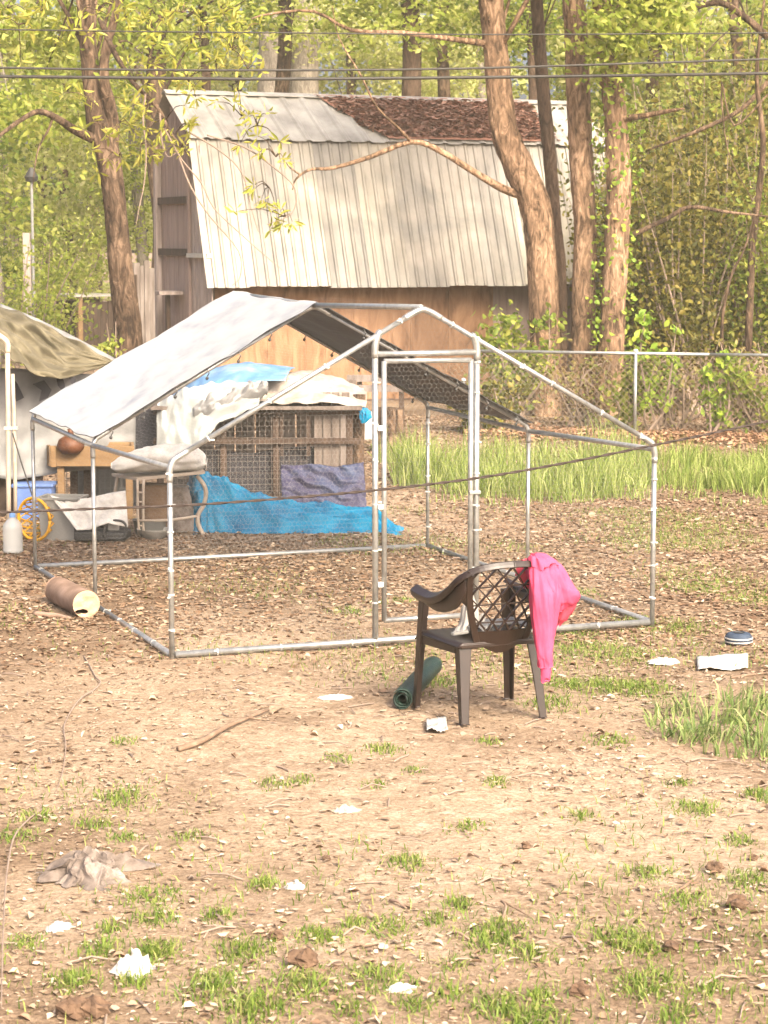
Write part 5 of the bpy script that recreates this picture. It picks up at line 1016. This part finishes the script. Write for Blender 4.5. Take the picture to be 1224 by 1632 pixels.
p = gp(242, TY - .03); pan = root('enamel_pan', 'dented white pan on the leaves under the table', 'pan', p); add('body', lathe([(0, .01), (.085, .008), (.125, .075), (.135, .08), (.12, .07), (.08, .02), (0, .018)], 26), M['enamel'], pan, local=True, smooth=True)
p = gp(236, TY + .12); pan = root('plastic_tub', 'grey tub beneath the feed sack', 'tub', p); add('body', lathe([(0, .0), (.11, .0), (.135, .13), (.145, .135), (.125, .125), (.10, .02), (0, .02)], 26), M['tote'], pan, local=True, smooth=True)
# nest box with gourd
NY = 18.2; np_ = lambda x, y, d=0.0: V(x, y, NY + d); nb0, nb1 = np_(62, 740), np_(208, 740); zb_, zt_ = float(np_(120, 743)[2]), float(np_(120, 711)[2])
nb = root('planter_box', 'tan plank box raised on a post behind the run', 'box', (nb0[0], NY, 0)); xa, xb = float(np_(82, 740)[0]), float(np_(212, 740)[0])
add('front_board', box(((xa + xb) / 2, NY, (zb_ + zt_) / 2), (xb - xa, .025, zt_ - zb_)), M['wood_tan'], nb, bevel=.002)
add('back_board', box(((xa + xb) / 2 - .05, NY + .38, (zb_ + zt_) / 2), (xb - xa, .025, zt_ - zb_)), M['wood_tan'], nb, bevel=.002)
add('side_board', bar(np.array([xa - .0, NY - .02, (zb_ + zt_) / 2]), np.array([xa - .12, NY + .38, (zb_ + zt_) / 2]), .025, zt_ - zb_), M['wood_tan'], nb, bevel=.002); add('side_board', bar(np.array([xb, NY, (zb_ + zt_) / 2]), np.array([xb - .05, NY + .38, (zb_ + zt_) / 2]), .025, zt_ - zb_), M['wood_tan'], nb)
add('bottom_board', box(((xa + xb) / 2 - .03, NY + .19, zb_ + .012), (xb - xa, .36, .02)), M['wood_tan'], nb)
add('corner_block', box((float(np_(86, 725)[0]), NY - .022, (zb_ + zt_) / 2), (.04, .02, zt_ - zb_ + .01)), M['wood_tan'], nb)
for px in (96, 205): add('post', box((float(np_(px, 760)[0]), NY + .05, zb_ / 2), (.055, .055, zb_)), M['wood_tan'], nb, bevel=.003)
for px in (108, 130): add('post', box((float(np_(px, 760)[0]), NY + .36, zb_ / 2), (.06, .05, zb_)), M['wood_post'], nb, bevel=.003)
p = np_(113, 724, -.02); gd = root('hanging_gourd', 'rusty orange round pot resting in the plank box', 'pot', p); add('pot', lathe([(0, 0), (.07, .006), (.108, .045), (.115, .08), (.10, .12), (.06, .15), (.03, .162), (.022, .185), (.026, .21), (0, .215)], 26), M['gourd'], gd, local=True, smooth=True)
p = gp(158, 18.9); wc = root('wire_crate', 'grey wire crate standing behind the plank box post', 'crate', p); g = Geo()
for x in np.linspace(-.28, .28, 13): g.extend(sweep([(x, -.1, 0), (x, -.1, .46)], rect(.007, .005))); g.extend(sweep([(x, .3, 0), (x, .3, .46)], rect(.007, .005)))
for z in np.linspace(.02, .46, 6): g.extend(sweep([(-.28, -.105, z), (.28, -.105, z)], rect(.006, .006))); g.extend(sweep([(-.28, .305, z), (.28, .305, z)], rect(.006, .006)))
add('bars', g, M['wire'], wc, local=True); add('tray', box((0, .1, .012), (.58, .42, .024)), M['black'], wc, local=True, bevel=.004); add('back_panel', box((0, .33, .24), (.6, .012, .5)), M['sheet_grey'], wc, local=True)
# tote, white bag over it, black crate, yellow basket, jug, blue tote
KY = 16.9; kp = lambda x, y, d=0.0: V(x, y, KY + d)
p = gp(96, KY + .12); tt = root('grey_tote', 'open pale grey plastic tote left of the black crate', 'bin', p, -.15)
g = Geo()
for z, s in ((0, .86), (.33, 1.0)):
    for x, y in ((-1, -1), (1, -1), (1, 1), (-1, 1)): g.v.append((x * .16 * s, y * .13 * s, z))
g.f = [(3, 2, 1, 0), (0, 1, 5, 4), (1, 2, 6, 5), (2, 3, 7, 6), (3, 0, 4, 7)]; add('body', g, M['tote'], tt, local=True, solid=.006); add('rim', bar((-.17, -.135, .33), (.17, -.135, .33), .02, .015) + bar((-.17, .135, .33), (.17, .135, .33), .02, .015) + bar((-.165, -.13, .33), (-.165, .13, .33), .02, .015) + bar((.165, -.13, .33), (.165, .13, .33), .02, .015), M['tote'], tt, local=True)
p = gp(160, KY + .02); bcx = root('black_crate', 'black plastic crate with looped handle under white sacking', 'crate', p, -.1)
add('base', box((0, 0, .05), (.40, .26, .075)), M['black'], bcx, local=True, bevel=.02); add('wall', box((-.02, .12, .12), (.36, .02, .2)) + box((-.19, 0, .12), (.02, .24, .2)), M['black'], bcx, local=True, bevel=.006)
add('handle', tube([(.04, -.14, .05), (.05, -.14, .13), (.10, -.14, .175), (.18, -.14, .175), (.215, -.14, .14), (.215, -.14, .07), (.19, -.14, .04), (.06, -.14, .035)], .010, 8, 4), M['black'], bcx, local=True, smooth=True)
hang_cloth('feed_bag', 'empty white feed bag draped over the tote and crate', 'bag', [kp(80, 790, .05), kp(105, 797, .0), kp(140, 794, -.02), kp(172, 787, .0), kp(200, 782, .03)], [kp(88, 800, -.02), kp(122, 846, -.14), kp(145, 844, -.16), kp(172, 834, -.16), kp(204, 840, -.14)], M['sack'], 12, .02, 44, 24, 4.)
o = add('tub_piece', box(kp(181, 848, -.0), (.09, .02, .13)), M['enamel'], loc=kp(181, 860, 0), bevel=.012); tag(o, 'pale plastic scoop seen through the crate handle', 'scoop')
# yellow basket lying on its side
p = kp(66, 836, .1); bq = root('yellow_basket', 'round yellow lattice basket tipped on its side', 'basket', (p[0], p[1], 0)); ax = unit((.55, .8, .0)); sd = unit(np.cross(ax, (0, 0, 1))); upv = np.array([0, 0, 1.0]); ctr = np.array([p[0], p[1], .165])
def bk_(r, th, l): return ctr + ax * l + sd * r * math.cos(th) + upv * r * math.sin(th)
for r, l, q in ((.165, -.08, .012), (.115, .12, .010)): add('rim' if l < 0 else 'base_ring', tube([bk_(r, 2 * math.pi * k / 30, l) for k in range(31)], q, 8), M['yellow'], bq, smooth=True)
g = Geo()
for k in range(16):
    for s in (1, -1): g.extend(tube([bk_(.162 - .047 * t, 2 * math.pi * (k + s * t * 1.6) / 16, -.08 + .2 * t) for t in np.linspace(0, 1, 6)], .006, 5))
add('side_lattice', g, M['yellow'], bq); g = Geo()
for k in range(8): th = 2 * math.pi * k / 8; g.extend(tube([bk_(.112, th, .12), bk_(.112, th + 2.4, .12)], .007, 5))
add('base_lattice', g, M['yellow'], bq)
p = gp(15, 16.25); jg = root('water_jug', 'milky plastic water jug with blue cap at the left edge', 'jug', p)
prof = [(0, 0), (.068, 0), (.075, .01)]
for k in range(5): prof += [(.075, .03 + k * .03), (.0715, .042 + k * .03)]
prof += [(.075, .185), (.068, .215), (.045, .245), (.024, .262), (.02, .285), (0, .285)]
add('bottle', lathe(prof, 28), M['jug'], jg, local=True, smooth=True); add('cap', lathe([(0, .308), (.022, .306), (.024, .285), (.024, .27), (0, .27)], 18), M['cap'], jg, local=True)
p = gp(52, 18.2); bt = root('blue_tote', 'blue plastic tote behind the yellow basket', 'bin', p); add('body', box((0, 0, .14), (.32, .25, .28)), M['bluetote'], bt, local=True, bevel=.015); add('lid', box((0, 0, .29), (.35, .28, .03)), M['bluetote'], bt, local=True, bevel=.01)
# ---- left shelter: olive canvas, grey sheeting, pipe frame
hang_cloth('olive_canvas', 'olive tan canvas sheet sloping off the left shelter', 'tarp', [V(-60, 470, 19.6), V(0, 490, 19.6), V(60, 512, 19.4), (V(120, 543, 19.1)), V(178, 576, 18.9)], [V(-60, 570, 17.6), V(0, 560, 17.6), V(45, 592, 17.7), V(95, 604, 17.9), V(165, 585, 18.5)], M['tarp_olive'], 8, .05, 110, 70, 4.0, .006, 0.0, .12)
hang_cloth('grey_canvas_edge', 'pale blue-grey tarp strip along the top of the olive canvas', 'tarp', [V(0, 484, 19.75), V(60, 508, 19.55), V(120, 538, 19.3), V(184, 572, 19.1)], [V(0, 494, 19.65), V(60, 520, 19.45), V(120, 552, 19.15), V(180, 582, 18.95)], M['sheet_grey'], 9, .012, 40, 6, 6.)
hang_cloth('grey_sheeting', 'pale grey sheeting wall hung under the olive canvas', 'sheet', [V(-60, 590, 18.3), V(30, 588, 18.3), V(110, 596, 18.4), V(215, 600, 18.7)], [V(-60, 760, 18.2), V(30, 764, 18.2), V(110, 752, 18.4), V(215, 745, 18.7)], M['sheet_grey'], 10, .035, 60, 26, 5.)
for k, (pts, lb_) in enumerate((([(52, 612), (70, 606), (82, 622), (76, 634), (62, 640), (66, 622)], 'dark torn scrap on the grey sheeting, leftmost'), ([(90, 604), (100, 602), (104, 618), (98, 622), (92, 614)], 'dark torn scrap in the middle under the canvas'), ([(110, 602), (120, 600), (120, 612), (114, 612)], 'smallest dark torn scrap under the canvas'), ([(22, 604), (28, 612), (38, 634), (26, 640), (22, 626)], 'dark pointed scrap beside the pipe frame'))):
    P = [V(x, y, 18.12 - .0 * k) for x, y in pts]; n_p = len(P); g = Geo([tuple(q) for q in P] + [tuple(q + np.array([0, .012, 0])) for q in P], [tuple(range(n_p)), tuple(range(n_p, 2 * n_p))[::-1]] + [(i, (i + 1) % n_p, n_p + (i + 1) % n_p, n_p + i) for i in range(n_p)]); o = add('torn_scrap', g, M['dark_cloth'], loc=P[0]); tag(o, lb_, 'scrap')
o = add('brown_board', box((float(V(10, 800, 18.35)[0]), 18.35, .22), (.62, .03, .44)), M['wood_post'], loc=gp(10, 18.35)); tag(o, 'dark brown board standing under the grey sheeting', 'board')
p = gp(13, 17.3); pf = root('pipe_frame', 'cream pipe frame at the far left edge', 'frame', p); fp = lambda x, y, d=0.0: V(x, y, 17.3 + d)
add('pole', tube([fp(14, 856), fp(13, 700), fp(12, 560)], .020, 10, 2), M['cream'], pf, smooth=True); add('elbow', tube([fp(12, 562), fp(12, 548), fp(6, 540), fp(-10, 530), fp(-30, 520)], .023, 10, 4), M['cream'], pf, smooth=True)
add('pole', tube([fp(25, 845, .25), fp(23, 700, .25), fp(20, 596, .25)], .016, 10, 2), M['cream'], pf, smooth=True); add('brace', tube([fp(20, 690, -.03), fp(35, 740, -.03), fp(55, 800, -.03)], .006, 6, 2), M['black'], pf); add('clamp', box(fp(13, 682), (.06, .05, .025)) + box(fp(22, 682, .25), (.06, .05, .025)), M['enamel'], pf)
# boards and stump seen between hutch and door post
for py, lb_ in ((603, 'upper white board in the low stack behind the hutch'), (619, 'lower white board in the low stack behind the hutch')):
    o = add('white_plank', box(V(597, py, 24.5), (.62, .04, .075)), M['wood_pale'], loc=gp(597, 24.5)); tag(o, lb_, 'board')
p = gp(600, 25.8); o = add('white_block', box((p[0], p[1], .16), (.30, .2, .32)), M['enamel'], loc=p, bevel=.01); tag(o, 'white block at the edge of the tall grass', 'block')
p = gp(622, 24.2); o = add('tree_stump', tube([p, p + np.array([0, 0, .2]), p + np.array([.02, 0, .48])], [.23, .17, .15], 16, 4, .25, 6), M['bark'], loc=p, smooth=True); tag(o, 'brown tree stump behind the tall grass', 'stump')
for px, lb_ in ((573, 'left wooden prop under the white boards'), (640, 'right wooden prop under the white boards')): p = gp(px, 24.5); o = add('wood_prop', box((p[0], p[1] + .05, .38), (.06, .06, .76)), M['wood_post'], loc=p); tag(o, lb_, 'post')

# ------------------------------------------------------------------ dead leaves, chips, grass
def scatter(n, y0, y1, seed, pad=.6):
    rg = np.random.default_rng(seed); y = np.sqrt(rg.uniform(y0 ** 2, y1 ** 2, n)); x = rg.uniform(-1, 1, n) * (y * .178 + pad); return np.column_stack([x, y]), rg
CLEAR = [(G(1152, 1058), .17), (G(1177, 1022), .11), (G(1060, 1056), .10), (G(695, 1158), .08), (G(533, 1110), .10), (G(140, 1390), .15), (G(213, 1540), .07), (G(118, 978), .14)]
def clear(xy):
    k = np.ones(len(xy), bool)
    for c, r in CLEAR: k &= ((xy[:, 0] - c[0]) ** 2 + ((xy[:, 1] - c[1]) * .6) ** 2) > r * r
    return k
xy, rg = scatter(210000, 5.6, 29.5, 1); xy = xy[clear(xy)]; pl = paleness(xy[:, 0], xy[:, 1]); nn_ = fbm(xy[:, 0] * 1.3, xy[:, 1] * 1.3, 4.4)
near = np.clip((xy[:, 1] - 10.5) / 3.5, 0, 1); dens = (.50 + .50 * near) * np.clip(3.2 * (nn_ - .28), .08 + .45 * near, 1.3) * (1 - .75 * np.clip(pl * 1.2, 0, 1)); ok = rg.uniform(0, 1, len(xy)) < dens; xy = xy[ok]; near = near[ok]
sz = rg.uniform(.011, .038, len(xy)) * (1 + .5 * near) * np.where(rg.uniform(0, 1, len(xy)) < .07, 1.5, 1.0); P = onground(xy, .002); P[:, 2] += rg.uniform(0, .008, len(P))
ratio_ = rg.uniform(.25, .85, len(P)); isnear = xy[:, 1] + 1.2 * (fbm(xy[:, 0] * .8, xy[:, 1] * .8, 3.3) - .5) < 11.8
for nm_, lb_, k_, m_ in (('leaf_litter', 'dead brown leaves matted around and behind the run', ~isnear, M['litter']), ('leaf_scraps', 'small pale dead leaf scraps over the near yard', isnear, M['scraps'])):
    v, f = leafarr(P[k_], sz[k_], ratio_[k_], .95, .18, rg); lo = add(nm_, npmesh(nm_, v, f), m_); tag(lo, lb_, 'leaves', kind='stuff')
xy, rg = scatter(110000, 5.6, 24, 2); xy = xy[clear(xy)]; nn_ = fbm(xy[:, 0] * 1.8, xy[:, 1] * 1.8, 9.4); ch = np.zeros(len(xy))
for a_, b_, r in ((1000, 1225, .42), (930, 1215, .3), (1060, 1250, .35), (800, 1480, .35), (130, 1510, .5), (500, 1590, .5), (1130, 1500, .5)): c_ = G(a_, b_); ch += np.exp(-(((xy[:, 0] - c_[0]) / r) ** 2 + ((xy[:, 1] - c_[1]) / (r * 1.3)) ** 2))
ok = rg.uniform(0, 1, len(xy)) < (.22 * nn_ + .75 * np.clip(ch, 0, 1)); xy = xy[ok]; P = onground(xy, .006); P[:, 2] += rg.uniform(0, .01, len(P))
v, f = leafarr(P, rg.uniform(.008, .022, len(P)) * np.where(rg.uniform(0, 1, len(P)) < .22, 2.3, 1.0), rg.uniform(.2, .9, len(P)), .9, .3, rg)
lo = add('wood_chips', npmesh('wood_chips', v, f), M['chips']); tag(lo, 'bleached chips and leaf scraps on the dirt', 'chips', kind='stuff')
# short dry twigs in the litter
xy, rg = scatter(420, 6, 16, 5); g = Geo()
for q in onground(xy, .006): a_ = rg.uniform(0, 6.28); l_ = rg.uniform(.04, .16); d_ = np.array([math.cos(a_), math.sin(a_), 0]); g.extend(sweep([q - d_ * l_ / 2, q + np.array([0, 0, .008]) + rg.normal(size=3) * .006, q + d_ * l_ / 2], circ(rg.uniform(.002, .0045), 4)))
lo = add('twig_litter', g, M['twig']); tag(lo, 'short dry twigs strewn across the yard', 'twigs', kind='stuff')
TUFT = [(190, 1270, 60, .6), (150, 1310, 35, .5), (200, 1330, 30, .5), (300, 1332, 28, .5), (60, 1300, 45, .4), (240, 1430, 55, .6), (250, 1465, 35, .9), (180, 1480, 30, .6), (160, 1515, 45, .8), (245, 1520, 50, 1.1), (115, 1560, 45, 1.0), (215, 1560, 40, .8), (340, 1575, 70, .9), (390, 1520, 60, .9), (420, 1410, 30, .8), (400, 1610, 70, 1.0), (350, 1460, 35, .6), (480, 1575, 70, .8), (510, 1495, 45, .7), (565, 1475, 25, .7), (600, 1560, 60, .7), (620, 1480, 50, .6), (650, 1378, 40, .7), (700, 1470, 30, .6), (730, 1448, 28, .8), (790, 1490, 50, 1.0), (780, 1510, 45, .8), (720, 1540, 25, .6), (720, 1585, 35, .7), (800, 1605, 60, .8), (850, 1525, 40, .7), (860, 1590, 30, .8), (990, 1505, 55, .9), (1030, 1520, 35, .9), (1030, 1575, 60, .9), (1030, 1395, 40, .6), (1190, 1410, 45, .7), (1110, 1290, 45, .7), (1090, 1440, 40, .5), (1130, 1585, 40, .5), (1080, 1625, 40, .7), (1180, 1155 + 0, 30, .4), (790, 1250, 25, .6), (610, 1195, 35, .5), (780, 1180, 25, .4), (600, 1250, 22, .4), (440, 1250, 35, .4), (200, 1185, 25, .4), (880, 1120, 50, .6), (960, 1095, 70, .8), (1020, 1100, 60, .9), (900, 1090, 40, .5), (700, 1085, 50, .4), (860, 1080, 40, .5), (1000, 1040, 60, .4), (1080, 1000, 70, .5), (1010, 990, 50, .4), (920, 1005, 50, .3), (1190, 960, 60, .35), (1110, 940, 60, .3), (930, 950, 40, .3), (930, 1030, 60, .4), (800, 1020, 50, .3), (560, 975, 40, .3), (640, 955, 30, .3), (600, 960, 20, .3), (850, 1630, 60, .9), (560, 1612, 40, .6), (660, 1605, 40, .6), (40, 1500, 40, .5), (30, 1330, 40, .4), (1210, 1270, 30, .8), (1080, 1250, 25, .6), (930, 1300, 30, .5), (740, 1320, 40, .4), (540, 1210, 30, .35), (480, 1245, 26, .4), (660, 1230, 20, .3), (1180, 1345, 30, .5), (970, 1180, 50, .4)]
rg = np.random.default_rng(12); Ps, Hs = [], []
for px, py, wpx, hf in TUFT:
    c_ = GG(px, py); s_ = wpx / F * c_[1]; k = int(300 * (s_ / .12) ** 1.35 * (.35 + .75 * hf)); k = min(k, 1300)
    d_ = rg.normal(size=(k, 2)) * np.array([.52 * s_, .75 * s_]); q = c_[:2] + d_; Ps.append(q); Hs.append(rg.uniform(.35, 1.0, k) * .062 * (.55 + .6 * hf) * np.exp(-.28 * (d_ ** 2).sum(1) / (s_ * .8) ** 2))
xy = np.concatenate(Ps); hh = np.concatenate(Hs); v, f = blades(onground(xy, -.004), hh, rg.uniform(.003, .0075, len(hh)), .95, rg)
xy2, rg2 = scatter(120000, 6, 19, 9, .3); pl = paleness(xy2[:, 0], xy2[:, 1]); k2 = fbm(xy2[:, 0] * .9 + 7, xy2[:, 1] * .9, 2.7); rgt = np.clip((xy2[:, 0] / np.maximum(1, xy2[:, 1]) * F + 612 - 300) / 900, 0, 1)
ok = rg2.uniform(0, 1, len(xy2)) < np.clip((k2 - .46) * 4, 0, 1) * (1 - .8 * pl) * (.2 + .8 * rgt); xy2 = xy2[ok]; v2, f2 = blades(onground(xy2, -.004), rg2.uniform(.02, .055, len(xy2)), rg2.uniform(.003, .006, len(xy2)), .8, rg2)
v, f = merge((v, f), (v2, f2)); lo = add('grass', npmesh('grass', v, f), M['grass']); tag(lo, 'short green grass tufts scattered over the dirt', 'grass', kind='stuff')
# tall grass strip
n = 60000; rg = np.random.default_rng(31); y = rg.uniform(17.6, 25.2, n); x = rg.uniform(-.6, 6.0, n); pxs = x / y * F + 612
edge = 18.7 + 2.6 * fbm(x * .9, y * 0 + 2, 1.1) + .9 * vn(x * 2.7, y * 0, 4.4) - .6 - .25 * np.clip((x - 1) / 2, -1, 1); far = 23.7 - .5 * vn(x * 1.1, 0 * x, 4.) + (x < .9) * .0
ok = ((y > edge) | ((y > edge - 1.6) & (rg.uniform(0, 1, n) < .35 * np.clip((y - edge + 1.6) / 1.6, 0, 1) * (vn(x * 2.2, y * 2.2, 1.) > .5)))) & (y < far) & (pxs > 592 + 40 * vn(y * 1.3, 0 * y, 2.)) & (rg.uniform(0, 1, n) < 2.6 * (fbm(x * 1.1, y * 1.1, 6.) - .22) * (.25 + 1.2 * vn(x * 3.1, y * 2.1, 5.))); x, y = x[ok], y[ok]
hh = rg.uniform(.35, 1.3, len(x)) * (.45 + 1.1 * vn(x * 3.1, y * 2.1, 5.)) * (.10 + .46 * fbm(x * .9, y * .9, 7.)) * np.clip((y - edge[ok] + 1.2) * .55, .18, 1)
v, f = blades(onground(np.column_stack([x, y]), -.01), hh, rg.uniform(.004, .012, len(x)), .55, rg, .7)
lo = add('tall_grass', npmesh('tall_grass', v, f), M['grass_tall']); tag(lo, 'strip of tall bright green grass before the fence', 'grass', kind='stuff')
# the dense clump at the right
c_ = GG(1165, 1165); rg = np.random.default_rng(33); n = 1500; d_ = rg.uniform(-1, 1, (n, 2)); d_ = d_[(d_ ** 2).sum(1) < 1]; q = c_[:2] + d_ * np.array([.46, .70]) + np.array([.08, .08]); k = vn(q[:, 0] * 5, q[:, 1] * 5, 3.) > .38; q = q[k]; d_ = d_[k]
v, f = blades(onground(q, -.01) - np.array([c_[0], c_[1], 0]), rg.uniform(.07, .25, len(q)) * (1.05 - .45 * (d_ ** 2).sum(1)), rg.uniform(.006, .012, len(q)), 1.0, rg, .9)
o = add('grass_clump', npmesh('grass_clump', v, f), M['grass_clump']); o.location = (c_[0], c_[1], 0); tag(o, 'dense clump of broad green grass near the right edge', 'grass')
# leaf bank along the fence foot
n = 5200; rg = np.random.default_rng(35); t = rg.uniform(0, 1, n); P = FA + (FB - FA) * t[:, None]; P[:, 1] += rg.normal(size=n) * .45 - .35; P[:, 2] = gz(P[:, 0], P[:, 1]) + rg.uniform(.0, .06, n)
v, f = leafarr(P, rg.uniform(.04, .09, n), .6, .8, .3, rg); lo = add('leaf_bank', npmesh('leaf_bank', v, f), leafmat('orange dead leaves', [(.15, .075, .038), (.22, .12, .066), (.28, .165, .10), (.34, .225, .145)], .15, .85)); tag(lo, 'orange-brown leaves banked along the fence foot', 'leaves', kind='stuff')

# ------------------------------------------------------------------ the bright hazy air of the yard
hz = add('haze', box((0, 48, 9.5), (96, 104, 22.2)), None, smooth=False); hz['kind'] = 'stuff'; hz['label'] = 'thin bright haze in the air over the yard'
hm = bpy.data.materials.new('thin bright haze'); hm.use_nodes = True; hn = hm.node_tree; hn.nodes.remove(hn.nodes['Principled BSDF'])
pvn = hn.nodes.new('ShaderNodeVolumePrincipled'); pvn.inputs['Color'].default_value = (1.0, .97, .80, 1); pvn.inputs['Density'].default_value = .0011; pvn.inputs['Anisotropy'].default_value = .0
hn.links.new(pvn.outputs[0], hn.nodes['Material Output'].inputs['Volume']); hz.data.materials.append(hm)
S.cycles.volume_bounces = 0
